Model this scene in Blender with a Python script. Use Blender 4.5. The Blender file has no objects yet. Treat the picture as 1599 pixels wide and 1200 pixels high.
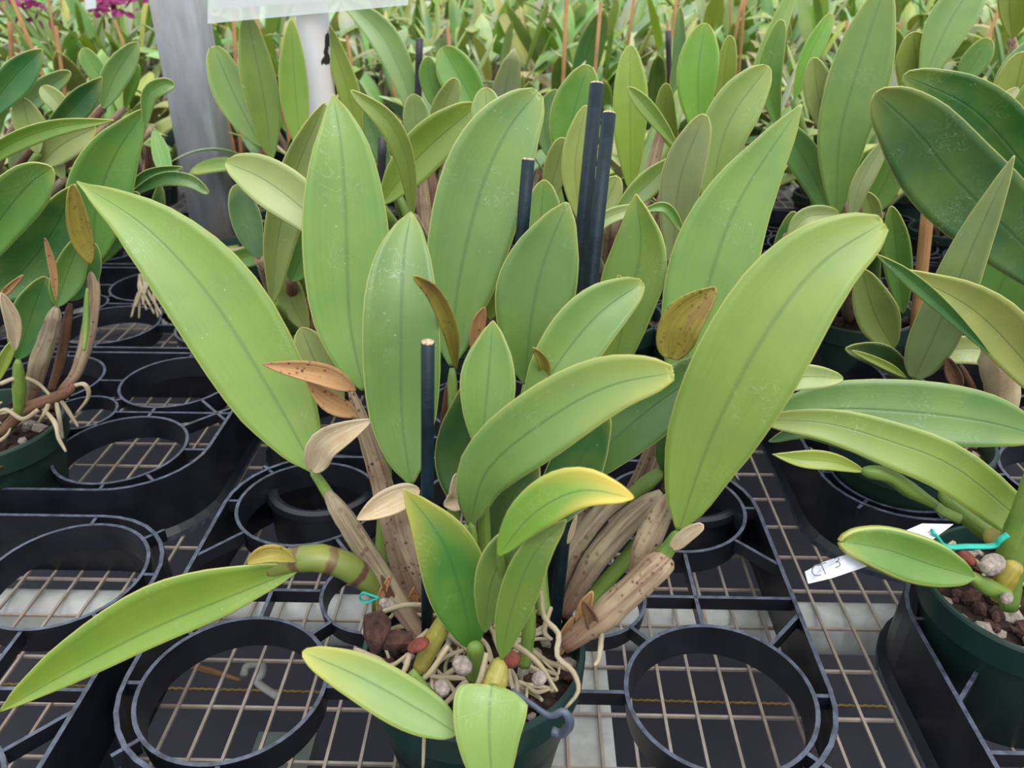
import bpy, bmesh, math, random
from mathutils import Vector, Matrix, noise
# ------------------------------------------------------------------ camera, light, exposure
SC = bpy.context.scene
COL = SC.collection
F = 1280.0; TH = math.radians(27.8); YAW = math.radians(1.4); CAMH = 0.54
cam_d = bpy.data.cameras.new('camera'); cam = bpy.data.objects.new('camera', cam_d); COL.objects.link(cam)
cam.location = (0, 0, CAMH); cam.rotation_euler = (math.radians(90) - TH, 0, YAW)
cam_d.sensor_width = 36; cam_d.lens = 36 * F / 1599; cam_d.clip_start = 0.01
cam_d.dof.use_dof = True; cam_d.dof.focus_distance = 0.62; cam_d.dof.aperture_fstop = 11
SC.camera = cam
W = bpy.data.worlds.new('overcast'); SC.world = W; W.use_nodes = True
nt = W.node_tree; nt.nodes.clear()
wo = nt.nodes.new('ShaderNodeOutputWorld'); bg = nt.nodes.new('ShaderNodeBackground')
tc = nt.nodes.new('ShaderNodeTexCoord'); sp = nt.nodes.new('ShaderNodeSeparateXYZ'); cr = nt.nodes.new('ShaderNodeValToRGB')
nt.links.new(tc.outputs['Generated'], sp.inputs[0]); nt.links.new(sp.outputs['Z'], cr.inputs[0])
nt.links.new(cr.outputs[0], bg.inputs[0]); nt.links.new(bg.outputs[0], wo.inputs[0])
cr.color_ramp.elements[0].position = 0.0; cr.color_ramp.elements[0].color = (0.36, 0.38, 0.38, 1)
cr.color_ramp.elements[1].position = 0.75; cr.color_ramp.elements[1].color = (1.0, 1.01, 1.04, 1)
e = cr.color_ramp.elements.new(0.25); e.color = (0.62, 0.65, 0.68, 1)
bg.inputs[1].default_value = 1.15
sun_d = bpy.data.lights.new('soft_sun', 'SUN'); sun = bpy.data.objects.new('soft_sun', sun_d); COL.objects.link(sun)
sun_d.energy = 1.1; sun_d.angle = math.radians(35); sun_d.color = (1, 0.985, 0.95)
sun.rotation_euler = (math.radians(28), math.radians(14), 0)
SC.view_settings.view_transform = 'Standard'; SC.view_settings.look = 'None'
SC.view_settings.exposure = 0.62; SC.view_settings.gamma = 1.0; SC.view_settings.use_curve_mapping = False

R = random.Random(7)
# ------------------------------------------------------------------ helpers
def ray(px, py):
    u = (px - 799.5) / F; v = (py - 600) / F
    c, s = math.cos(TH), math.sin(TH); y = c - v * s; z = -s - v * c
    cy, sy = math.cos(YAW), math.sin(YAW)
    return Vector((u * cy - y * sy, u * sy + y * cy, z))
def PY(px, py, Y):
    r = ray(px, py); return Vector((0, 0, CAMH)) + r * (Y / r.y)
def PZ(px, py, z):
    r = ray(px, py); return Vector((0, 0, CAMH)) + r * ((z - CAMH) / r.z)
FWD = Vector((-math.sin(YAW) * math.cos(TH), math.cos(YAW) * math.cos(TH), -math.sin(TH)))
def depth(p): return (p - Vector((0, 0, CAMH))).dot(FWD)
def lin(c):
    return tuple(((v / 255) / 12.92 if v / 255 <= 0.04045 else ((v / 255 + 0.055) / 1.055) ** 2.4) for v in c[:3]) + (1,)
def wloc(o):
    v = Vector()
    while o: v = v + o.location; o = o.parent
    return v
def put(name, me, parent=None, mats=(), smooth=True, sharp=0):
    for m in mats: me.materials.append(m)
    if smooth:
        me.polygons.foreach_set('use_smooth', [True] * len(me.polygons))
        if sharp: me.set_sharp_from_angle(angle=math.radians(sharp))
    o = bpy.data.objects.new(name, me); COL.objects.link(o)
    if parent: o.parent = parent
    return o
def tag(o, label, cat, group=None, kind=None):
    o['label'] = label; o['category'] = cat
    if group: o['group'] = group
    if kind: o['kind'] = kind
    return o
def thing(name, label, cat, loc=(0, 0, 0), group=None):
    o = bpy.data.objects.new(name, None); COL.objects.link(o); o.location = loc; o.empty_display_size = .02
    return tag(o, label, cat, group)
def catmull(pts, n):
    P = [Vector(p) for p in pts]
    P = [P[0] * 2 - P[1]] + P + [P[-1] * 2 - P[-2]]
    seg = len(P) - 3; out = []
    for i in range(n + 1):
        t = i / n * seg; k = min(int(t), seg - 1); f = t - k
        a, b, c, d = P[k:k + 4]
        out.append(0.5 * ((2 * b) + (c - a) * f + (2 * a - 5 * b + 4 * c - d) * f * f + (3 * b - a - 3 * c + d) * f ** 3))
    return out
class MB:
    def __init__(s): s.v = []; s.f = []; s.uv = []; s.mi = []; s.col = []
    def face(s, idx, uv, mi=0): s.f.append(idx); s.uv += uv; s.mi.append(mi)
    def merge(s, o, M=None, mi=None, col=None):
        k = len(s.v); s.v += [(M @ v if M else v) for v in o.v]
        s.f += [tuple(i + k for i in f) for f in o.f]; s.uv += o.uv
        s.mi += (o.mi if mi is None else [mi] * len(o.f)); s.col += [(col or (1, 1, 1, 1))] * len(o.v)
    def mesh(s, name, off=None):
        me = bpy.data.meshes.new(name)
        me.from_pydata([tuple(v - off if off else v) for v in s.v], [], s.f)
        uvl = me.uv_layers.new(name='UVMap'); uvl.data.foreach_set('uv', [c for u in s.uv for c in u])
        me.polygons.foreach_set('material_index', s.mi)
        if s.col:
            a = me.color_attributes.new('Col', 'FLOAT_COLOR', 'POINT'); a.data.foreach_set('color', [c for q in s.col for c in q])
        me.update(); return me
def box(mb, c, sx, sy, sz, M=None, mi=0):
    k = len(mb.v)
    for x in (-1, 1):
        for y in (-1, 1):
            for z in (-1, 1):
                p = Vector((x * sx / 2, y * sy / 2, z * sz / 2)); p = (M @ p if M else p) + Vector(c); mb.v.append(p)
    for f in ((0, 1, 3, 2), (4, 6, 7, 5), (0, 4, 5, 1), (2, 3, 7, 6), (0, 2, 6, 4), (1, 5, 7, 3)):
        mb.face(tuple(k + i for i in f), [(0, 0), (1, 0), (1, 1), (0, 1)], mi)
def bar(mb, a, b, w, h, mi=0):
    a = Vector(a); b = Vector(b); d = (b - a); L = d.length; d.normalize()
    up = Vector((0, 0, 1)); s = d.cross(up).normalized(); u = s.cross(d)
    M = Matrix((d, s, u)).transposed(); box(mb, (a + b) / 2, L, w, h, M, mi)
def tube(mb, pts, rad, seg=10, n=14, flat=1.0, wob=0.0, mi=0, caps=True, taper=0.0):
    C = catmull(pts, n); m = len(rad); k0 = len(mb.v); prev = None
    for i, c in enumerate(C):
        t = (C[min(i + 1, n)] - C[max(i - 1, 0)]).normalized()
        a = Vector((0, 0, 1)) if abs(t.z) < .9 else Vector((0, 1, 0))
        if prev is None: s = t.cross(a).normalized()
        else: s = (prev - t * prev.dot(t)).normalized()
        prev = s; q = t.cross(s); x = i / n * (m - 1); j = min(int(x), m - 2); r = rad[j] * (1 - x + j) + rad[j + 1] * (x - j); r *= 1 - taper * max(0, (i / n - .86) / .14) ** 2
        for g in range(seg):
            an = 2 * math.pi * g / seg
            rr = r * (1 + (wob * noise.noise(c * 90 + Vector((g * 1.7, 0, 0))) if wob else 0))
            mb.v.append(c + s * math.cos(an) * rr + q * math.sin(an) * rr * flat)
    for i in range(n):
        for g in range(seg):
            g2 = (g + 1) % seg; a = k0 + i * seg
            mb.face((a + g, a + g2, a + seg + g2, a + seg + g), [(g / seg, i / n), ((g + 1) / seg, i / n), ((g + 1) / seg, (i + 1) / n), (g / seg, (i + 1) / n)], mi)
    if caps:
        for base, rev in ((k0, True), (k0 + n * seg, False)):
            idx = [base + g for g in range(seg)]
            if rev: idx.reverse()
            mb.face(tuple(idx), [(.5, 0 if rev else 1)] * seg, mi)
def lathe(mb, prof, seg=48, c=(0, 0, 0), mi=0):
    k0 = len(mb.v); m = len(prof)
    for r, z in prof:
        for g in range(seg):
            a = 2 * math.pi * g / seg; mb.v.append(Vector(c) + Vector((r * math.cos(a), r * math.sin(a), z)))
    for i in range(m - 1):
        for g in range(seg):
            g2 = (g + 1) % seg; a = k0 + i * seg
            mb.face((a + g, a + g2, a + seg + g2, a + seg + g), [(g / seg, i / m), ((g + 1) / seg, i / m), ((g + 1) / seg, (i + 1) / m), (g / seg, (i + 1) / m)], mi)
def prof_w(s, sp, eb, et):
    if s < sp: return max(math.sin(math.pi / 2 * s / sp), 0) ** eb
    return max(math.cos(math.pi / 2 * (s - sp) / (1 - sp)), 0) ** et
def strip(mb, C, Ld, Rd, N, NU=4, bulge=.10, mi=0):
    """blade: centre points, left/right half vectors, normals"""
    k0 = len(mb.v); n = len(C) - 1; row = 2 * NU + 1
    for i, c in enumerate(C):
        for j in range(-NU, NU + 1):
            u = abs(j) / NU; d = Ld[i] if j < 0 else Rd[i]
            mb.v.append(c + d * u + N[i] * (math.sin(math.pi * u * .5) * (1 - u) * bulge * 2 * d.length))
    for i in range(n):
        for j in range(2 * NU):
            a = k0 + i * row + j; u0 = j / (2 * NU); u1 = (j + 1) / (2 * NU)
            mb.face((a, a + 1, a + row + 1, a + row), [(u0, i / n), (u1, i / n), (u1, (i + 1) / n), (u0, (i + 1) / n)], mi)
# ------------------------------------------------------------------ materials
def newmat(name):
    m = bpy.data.materials.new(name); m.use_nodes = True; nt = m.node_tree; nt.nodes.clear()
    o = nt.nodes.new('ShaderNodeOutputMaterial'); b = nt.nodes.new('ShaderNodeBsdfPrincipled'); nt.links.new(b.outputs[0], o.inputs[0])
    return m, nt, b, o
def nd(nt, t, **kw):
    n = nt.nodes.new('ShaderNode' + t)
    for k, v in kw.items(): setattr(n, k, v)
    return n
def mth(nt, op, a, b=None, c=None):
    n = nd(nt, 'Math', operation=op)
    for i, x in enumerate((a, b, c)):
        if x is None: continue
        if isinstance(x, (int, float)): n.inputs[i].default_value = x
        else: nt.links.new(x, n.inputs[i])
    return n.outputs[0]
def mixc(nt, f, a, b, bt='MIX'):
    n = nd(nt, 'MixRGB', blend_type=bt)
    for i, x in enumerate((f, a, b)):
        if isinstance(x, (int, float)): n.inputs[i].default_value = x
        elif isinstance(x, tuple): n.inputs[i].default_value = x
        else: nt.links.new(x, n.inputs[i])
    return n.outputs[0]
def ramp(nt, x, a, b):
    n = nd(nt, 'MapRange'); n.clamp = True
    n.inputs[1].default_value = a; n.inputs[2].default_value = b; nt.links.new(x, n.inputs[0]); return n.outputs[0]
def noi(nt, vec, scale, detail=3, sc=None, dist=0.0):
    if sc:
        m = nd(nt, 'Mapping'); m.inputs['Scale'].default_value = sc; nt.links.new(vec, m.inputs[0]); vec = m.outputs[0]
    n = nd(nt, 'TexNoise'); n.inputs['Scale'].default_value = scale; n.inputs['Detail'].default_value = detail
    n.inputs['Distortion'].default_value = dist; nt.links.new(vec, n.inputs['Vector']); return n.outputs['Fac']
def flat_mat(name, rgb, rough=.5, metal=0, var=.12, scale=60, bump=0, spec=.5):
    m, nt, b, o = newmat(name); t = nd(nt, 'TexCoord').outputs['Object']; n = noi(nt, t, scale, 4)
    c = lin(rgb); d = tuple(x * (1 - var * 2) for x in c[:3]) + (1,); l = tuple(min(1, x * (1 + var * 2)) for x in c[:3]) + (1,)
    nt.links.new(mixc(nt, ramp(nt, n, .3, .7), d, l), b.inputs['Base Color'])
    b.inputs['Roughness'].default_value = rough; b.inputs['Metallic'].default_value = metal; b.inputs['Specular IOR Level'].default_value = spec
    if bump:
        bn = nd(nt, 'Bump'); bn.inputs['Strength'].default_value = bump; bn.inputs['Distance'].default_value = .002
        nt.links.new(noi(nt, t, scale * 3, 5), bn.inputs['Height']); nt.links.new(bn.outputs[0], b.inputs['Normal'])
    return m
def leaf_mat(name, attr=False, marks=True):
    m, nt, b, o = newmat(name)
    if attr:
        a = nd(nt, 'Attribute', attribute_name='Col'); base = a.outputs['Color']; al = None
    else:
        oi = nd(nt, 'ObjectInfo'); base = oi.outputs['Color']; al = oi.outputs['Alpha']
    tc = nd(nt, 'TexCoord'); uv = tc.outputs['UV']; ob = tc.outputs['Object']
    sx = nd(nt, 'SeparateXYZ'); nt.links.new(uv, sx.inputs[0]); u, v = sx.outputs[0], sx.outputs[1]
    q = mth(nt, 'ABSOLUTE', mth(nt, 'MULTIPLY_ADD', u, 2.0, -1.0))
    # broad mottling towards yellow green and bluish green
    n1 = noi(nt, ob, 22, 3); c = mixc(nt, mth(nt, 'MULTIPLY', ramp(nt, n1, .38, .72), .30), base, lin((150, 172, 62)))
    n2 = noi(nt, ob, 38, 2); c = mixc(nt, mth(nt, 'MULTIPLY', ramp(nt, n2, .45, .8), .22), c, lin((62, 118, 62)))
    # long parallel veins
    vv = noi(nt, uv, 1, 3, (26, 1.2, 1)); c = mixc(nt, mth(nt, 'MULTIPLY', ramp(nt, vv, .48, .68), .10), c, lin((60, 100, 40)))
    # yellower tip and margin
    tipf = mth(nt, 'MULTIPLY', ramp(nt, mth(nt, 'ADD', v, mth(nt, 'MULTIPLY', q, .12)), .80, 1.08), .45)
    c = mixc(nt, tipf, c, lin((178, 178, 70)))
    if al is not None:   # alpha < 1 : strongly yellowed tip
        yf = mth(nt, 'MULTIPLY', ramp(nt, mth(nt, 'ADD', v, mth(nt, 'MULTIPLY', q, .25)), .62, 1.0), mth(nt, 'SUBTRACT', 1.0, al)); c = mixc(nt, yf, c, lin((226, 196, 74)))
    c = mixc(nt, mth(nt, 'MULTIPLY', ramp(nt, q, .968, .998), .55), c, lin((216, 212, 118)))
    # midrib groove
    mr = mth(nt, 'SUBTRACT', 1.0, ramp(nt, q, .0, .065)); mr = mth(nt, 'MULTIPLY', mr, mth(nt, 'SUBTRACT', 1.0, ramp(nt, v, .80, .99)))
    c = mixc(nt, mth(nt, 'MULTIPLY', mr, .38), c, lin((52, 88, 56)))
    if marks:   # scratches and lime marks
        w = noi(nt, ob, 70, 4, None, 2.5); line = mth(nt, 'SUBTRACT', 1.0, ramp(nt, mth(nt, 'ABSOLUTE', mth(nt, 'SUBTRACT', w, .5)), .0, .010))
        msk = ramp(nt, noi(nt, ob, 26, 2), .50, .66); c = mixc(nt, mth(nt, 'MULTIPLY', mth(nt, 'MULTIPLY', line, msk), .55), c, lin((205, 215, 185)))
        vo = nd(nt, 'TexVoronoi'); vo.inputs['Scale'].default_value = 190; nt.links.new(ob, vo.inputs['Vector'])
        sp_ = mth(nt, 'MULTIPLY', mth(nt, 'SUBTRACT', 1.0, ramp(nt, vo.outputs['Distance'], .05, .16)), ramp(nt, noi(nt, ob, 40, 2), .58, .66)); c = mixc(nt, mth(nt, 'MULTIPLY', sp_, .4), c, lin((215, 220, 195)))
    nt.links.new(c, b.inputs['Base Color']); b.inputs['Roughness'].default_value = .46; b.inputs['Specular IOR Level'].default_value = .8; b.inputs['Coat Weight'].default_value = .25; b.inputs['Coat Roughness'].default_value = .4
    h = mth(nt, 'ADD', mth(nt, 'MULTIPLY', vv, .25), mth(nt, 'MULTIPLY', mr, -1.0))
    bn = nd(nt, 'Bump'); bn.inputs['Strength'].default_value = .35; bn.inputs['Distance'].default_value = .0008; nt.links.new(h, bn.inputs['Height']); nt.links.new(bn.outputs[0], b.inputs['Normal'])
    tr = nd(nt, 'BsdfTranslucent'); nt.links.new(mixc(nt, .5, c, lin((150, 190, 40))), tr.inputs[0]); ms = nd(nt, 'MixShader'); ms.inputs[0].default_value = .16
    nt.links.new(b.outputs[0], ms.inputs[1]); nt.links.new(tr.outputs[0], ms.inputs[2]); nt.links.new(ms.outputs[0], o.inputs[0])
    return m
def streak_mat(name, base, dark, spot, spots=.5, rough=.75, streak=.5, sscale=90):
    m, nt, b, o = newmat(name); tc = nd(nt, 'TexCoord'); uv = tc.outputs['UV']; ob = tc.outputs['Object']
    s = noi(nt, uv, 1, 4, (14, 2.2, 1), .4); c = mixc(nt, mth(nt, 'MULTIPLY', ramp(nt, s, .46, .66), streak), lin(base), lin(dark))
    n = noi(nt, ob, 30, 4); c = mixc(nt, mth(nt, 'MULTIPLY', ramp(nt, n, .48, .66), .6), c, lin(dark))
    vo = nd(nt, 'TexVoronoi'); vo.inputs['Scale'].default_value = sscale * 3; nt.links.new(ob, vo.inputs['Vector'])
    f = mth(nt, 'MULTIPLY', mth(nt, 'SUBTRACT', 1.0, ramp(nt, vo.outputs['Distance'], .18, .36)), ramp(nt, noi(nt, ob, 55, 2), .42, .58))
    c = mixc(nt, mth(nt, 'MULTIPLY', f, spots), c, lin(spot))
    if name.endswith('bulb_sheath'):
        sx = nd(nt, 'SeparateXYZ'); nt.links.new(uv, sx.inputs[0]); bf = mth(nt, 'SUBTRACT', 1.0, ramp(nt, mth(nt, 'ADD', sx.outputs[1], mth(nt, 'MULTIPLY', noi(nt, ob, 60, 3), .25)), .18, .50)); c = mixc(nt, mth(nt, 'MULTIPLY', bf, .7), c, lin((96, 58, 46)))
    nt.links.new(c, b.inputs['Base Color']); b.inputs['Roughness'].default_value = rough
    bn = nd(nt, 'Bump'); bn.inputs['Strength'].default_value = .5; bn.inputs['Distance'].default_value = .001; nt.links.new(s, bn.inputs['Height']); nt.links.new(bn.outputs[0], b.inputs['Normal'])
    return m
M = {}
M['leaf'] = leaf_mat('orchid_leaf'); M['far'] = leaf_mat('orchid_leaf_distant', True, False)
M['dry'] = streak_mat('dry_bulb_sheath', (172, 152, 124), (108, 72, 56), (78, 38, 30), .95, streak=.7, sscale=75)
M['dry2'] = streak_mat('grey_dry_bulb_sheath', (160, 148, 120), (96, 74, 58), (92, 50, 44), .7, streak=.75, sscale=50)
M['brown'] = streak_mat('brown_dry_spathe', (186, 146, 100), (150, 92, 52), (70, 34, 22), .85)
M['paper'] = streak_mat('papery_spathe', (206, 190, 158), (176, 146, 108), (150, 96, 70), .3, streak=.65)
M['greenbulb'] = streak_mat('green_bulb', (112, 138, 58), (78, 112, 44), (96, 84, 40), .3, .5)
M['yelbulb'] = streak_mat('yellow_green_bulb', (168, 156, 72), (122, 130, 58), (196, 186, 140), .5, .5)
M['sheath'] = streak_mat('yellow_spathe', (160, 150, 62), (132, 92, 58), (70, 34, 30), .6, .5)
M['root'] = streak_mat('pale_root', (178, 166, 140), (126, 112, 76), (120, 104, 70), .25, .8)
M['husk'] = streak_mat('brown_husk', (112, 80, 56), (62, 40, 28), (40, 24, 18), .6)
M['cut'] = flat_mat('cut_cane_end', (196, 168, 138), .8, var=.3, scale=600)
M['stake'] = flat_mat('navy_green_stake', (9, 32, 42), .5, var=.2, scale=90, bump=.2, spec=.3)
M['cane'] = streak_mat('bamboo_cane', (172, 128, 84), (136, 96, 60), (110, 70, 40), .2)
M['darkstake'] = flat_mat('dark_stake', (42, 40, 46), .5)
M['tray'] = flat_mat('black_plastic', (24, 26, 34), .38, var=.22, scale=30, bump=.1)
M['tray2'] = flat_mat('pale_plastic_edge', (70, 76, 92), .4, var=.3, scale=120, bump=.2)  # paler blue-grey tone for tray rims, lower lips and rib tops
M['pot'] = flat_mat('dark_green_pot', (17, 48, 42), .4, var=.12, scale=20, bump=.05)
M['pot2'] = flat_mat('green_pot', (27, 52, 43), .5, var=.12, scale=20)
M['bark'] = flat_mat('bark_chip', (66, 40, 33), .9, var=.35, scale=150, bump=.8)
M['mix'] = flat_mat('potting_mix', (44, 30, 24), .95, var=.4, scale=260, bump=1)
M['clay'] = flat_mat('clay_pebble', (112, 54, 42), .85, var=.2, scale=200, bump=.4)
M['pumice'] = flat_mat('pumice', (158, 146, 136), .95, var=.2, scale=300, bump=.9)
M['tie'] = flat_mat('teal_tie', (30, 168, 150), .45, var=.1)
M['white'] = flat_mat('white_plastic', (226, 226, 236), .4, var=.03)
M['ink'] = flat_mat('pencil', (120, 120, 128), .7)
M['grey'] = flat_mat('grey_plastic', (78, 88, 104), .4, var=.15)
M['magenta'] = flat_mat('magenta_petal', (146, 44, 104), .6, var=.2, scale=80)
def steel(name, rgb, rust, ra, metal=.0):
    m, nt, b, o = newmat(name); t = nd(nt, 'TexCoord').outputs['Object']
    c = mixc(nt, ramp(nt, noi(nt, t, 70, 4, (1, 1, .25)), .35, .7), lin(tuple(x * .88 for x in rgb)), lin(rgb))
    c = mixc(nt, mth(nt, 'MULTIPLY', ramp(nt, noi(nt, t, 14, 5, (1, 1, .3)), .52, .72), ra), c, lin(rust))
    nt.links.new(c, b.inputs['Base Color']); b.inputs['Metallic'].default_value = metal; b.inputs['Roughness'].default_value = .5; return m
M['galv'] = steel('galvanised_steel', (184, 187, 184), (150, 138, 116), .5)
M['post'] = steel('galvanised_post', (180, 184, 190), (202, 172, 144), .6)
M['leg'] = steel('shaded_steel_leg', (84, 94, 88), (100, 96, 80), .5)  # darker version of the galvanised steel, under-bench shade put into the colour
M['wire'] = steel('galvanised_wire', (166, 156, 144), (138, 106, 82), .5)
def pvc():
    m, nt, b, o = newmat('painted_pvc'); t = nd(nt, 'TexCoord').outputs['Object']
    c = mixc(nt, ramp(nt, noi(nt, t, 22, 4, (1, 1, .4)), .45, .75), lin((226, 226, 232)), lin((214, 196, 168)))
    f = ramp(nt, noi(nt, t, 38, 5, (1, 1, .6)), .625, .65); c = mixc(nt, f, c, lin((28, 26, 26)))
    nt.links.new(c, b.inputs['Base Color']); b.inputs['Roughness'].default_value = .6; return m
M['pvc'] = pvc()
def ground():
    m, nt, b, o = newmat('weed_mat'); t = nd(nt, 'TexCoord').outputs['Object']
    w1 = nd(nt, 'TexWave', wave_type='BANDS', bands_direction='X'); w1.inputs['Scale'].default_value = 110; nt.links.new(t, w1.inputs[0])
    w2 = nd(nt, 'TexWave', wave_type='BANDS', bands_direction='Y'); w2.inputs['Scale'].default_value = 110; nt.links.new(t, w2.inputs[0])
    f = mth(nt, 'MULTIPLY', w1.outputs['Fac'], w2.outputs['Fac']); c = mixc(nt, f, lin((32, 32, 43)), lin((54, 54, 68)))
    c = mixc(nt, mth(nt, 'MULTIPLY', ramp(nt, noi(nt, t, 5, 5), .45, .75), .3), c, lin((76, 72, 78)))
    nt.links.new(c, b.inputs['Base Color']); b.inputs['Roughness'].default_value = .8; return m
M['ground'] = ground()
M['thread'] = flat_mat('yellow_thread', (150, 122, 56), .7)
def stripes():
    m, nt, b, o = newmat('purple_banded_bulb'); tc = nd(nt, 'TexCoord'); uv = tc.outputs['UV']; ob = tc.outputs['Object']
    sx = nd(nt, 'SeparateXYZ'); nt.links.new(uv, sx.inputs[0])
    d = mth(nt, 'ADD', sx.outputs[1], mth(nt, 'MULTIPLY', noi(nt, ob, 60, 3), .10)); s = mth(nt, 'SINE', mth(nt, 'MULTIPLY', d, 29.0))
    c = mixc(nt, mth(nt, 'MULTIPLY', ramp(nt, s, .45, .85), .85), lin((112, 124, 56)), lin((86, 34, 48)))
    c = mixc(nt, mth(nt, 'MULTIPLY', ramp(nt, noi(nt, ob, 30, 3), .5, .7), .4), c, lin((150, 150, 50)))
    nt.links.new(c, b.inputs['Base Color']); b.inputs['Roughness'].default_value = .4; return m
M['stripe'] = stripes()
def clear_mat():
    m, nt, b, o = newmat('clear_sleeve'); b.inputs['Base Color'].default_value = (.9, .95, .93, 1); b.inputs['Roughness'].default_value = .15
    t = nd(nt, 'BsdfTransparent'); ms = nd(nt, 'MixShader'); ms.inputs[0].default_value = .45
    nt.links.new(t.outputs[0], ms.inputs[1]); nt.links.new(b.outputs[0], ms.inputs[2]); nt.links.new(ms.outputs[0], o.inputs[0]); return m
M['clear'] = clear_mat()

# ------------------------------------------------------------------ setting: ground, bench
def plane_obj(name, x0, x1, y0, y1, z, m):
    mb = MB(); mb.v = [Vector(p) for p in ((x0, y0, z), (x1, y0, z), (x1, y1, z), (x0, y1, z))]; mb.face((0, 1, 2, 3), [(0, 0), (1, 0), (1, 1), (0, 1)])
    return put(name, mb.mesh(name), None, [m], False)
GZ = -0.50
g = plane_obj('floor', -14, 14, -3, 26, GZ, M['ground']); g['kind'] = 'structure'
mb = MB(); y0 = PZ(1100, 1098, GZ).y; slope = (PZ(1550, 1112, GZ).y - PZ(300, 1080, GZ).y) / (PZ(1550, 1112, GZ).x - PZ(300, 1080, GZ).x)
x = -1.5
while x < 1.5:
    s = 1 if int((x + 9) / .006) % 2 else -1
    bar(mb, (x, y0 + slope * (x - .3) - s * .0010, GZ + .002), (x + .006, y0 + slope * (x - .3) + s * .0010, GZ + .002), .0017, .002); x += .006
tr_ = put('trim_1', mb.mesh('stitching'), None, [M['thread']], False); tr_['kind'] = 'structure'

bench = thing('wire_bench', 'welded galvanised wire mesh bench top on steel pipes under all the trays', 'bench')
mb = MB(); X0 = .216 - .0262 * 110; nx = 205
for i in range(nx):
    x = X0 + i * .0262; mb_y0, mb_y1 = .12, 6.0
    bar(mb, (x, mb_y0, -.0012), (x + .0003, mb_y1, -.0012), .0024, .0024)
ny = 118
for j in range(ny):
    y = .461 - .0497 * 6 + j * .0497; bar(mb, (X0, y, -.0034), (X0 + nx * .0262, y, -.0034), .0024, .0024)
put('wire_mesh', mb.mesh('wire_mesh'), bench, [M['wire']], False)
for y in (.588, 1.30, 2.2, 3.2, 4.4):
    mb = MB(); tube(mb, [(-2.6, y, -.029), (0, y, -.029), (2.6, y, -.029)], [.024, .024], 20, 2); put('support_pipe', mb.mesh('pipe'), bench, [M['galv']])
mb = MB(); box(mb, (.043, .34, -.03), .052, .50, .05); put('channel_beam', mb.mesh('beam'), bench, [M['galv']], False)
mb = MB(); lathe(mb, [(0, .004), (.007, .004), (.007, .0015), (.013, .0015), (.013, 0), (0, 0)], 20, (.031, .470, -.005)); put('bolt', mb.mesh('bolt'), bench, [M['galv']])
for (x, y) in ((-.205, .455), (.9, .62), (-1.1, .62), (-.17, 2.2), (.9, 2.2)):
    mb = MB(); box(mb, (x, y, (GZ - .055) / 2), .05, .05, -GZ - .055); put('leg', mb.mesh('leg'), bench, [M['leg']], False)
# frayed twine with hook under the mesh
mb = MB(); a = PZ(262, 1034, -.12); b_ = PZ(375, 1062, -.12)
for k in range(5):
    tube(mb, [a + Vector((0, .004 * math.sin(k * 2.1), .003 * math.cos(k * 2))), (a + b_) / 2 + Vector((0, .003 * math.sin(k * 1.3), .002 * k)), b_], [.0016, .0013], 6, 10, wob=.5)
o = put('frayed_twine', mb.mesh('twine'), None, [M['cane']]); tag(o, 'frayed tan twine stretched below the wire mesh at lower left', 'twine')
mb = MB(); c = PZ(385, 1052, -.12)
tube(mb, [c + Vector((-.004, 0, -.004)), c + Vector((-.002, .01, 0)), c + Vector((.012, .012, 0)), c + Vector((.016, 0, 0)), c + Vector((.012, -.006, -.006)), c + Vector((.036, -.02, -.01))], [.004, .004], 10, 20)
o = put('wire_hook', mb.mesh('hook'), None, [M['galv']]); tag(o, 'grey metal hook holding the twine end below the mesh', 'hook')

# ------------------------------------------------------------------ trays
def rrect(w, d, r, n=8):
    out = []
    for cx, cy, a0 in ((w / 2 - r, d / 2 - r, 0), (-w / 2 + r, d / 2 - r, 90), (-w / 2 + r, -d / 2 + r, 180), (w / 2 - r, -d / 2 + r, 270)):
        for k in range(n + 1):
            a = math.radians(a0 + 90 * k / n); out.append((cx + r * math.cos(a), cy + r * math.sin(a), math.cos(a), math.sin(a)))
    return out
def sweep(mb, path, prof, mi=None):
    k0 = len(mb.v); n = len(path); m = len(prof)
    for (x, y, nx_, ny_) in path:
        for (o, z) in prof: mb.v.append(Vector((x + nx_ * o, y + ny_ * o, z)))
    for i in range(n):
        for j in range(m):
            a = k0 + i * m + j; b = k0 + i * m + (j + 1) % m; c = k0 + ((i + 1) % n) * m + (j + 1) % m; d = k0 + ((i + 1) % n) * m + j
            mb.face((a, d, c, b), [(0, 0), (1, 0), (1, 1), (0, 1)], (mi[j] if mi else 0))
TH_ = .07; RT = [M['tray'], M['tray2']]
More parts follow.
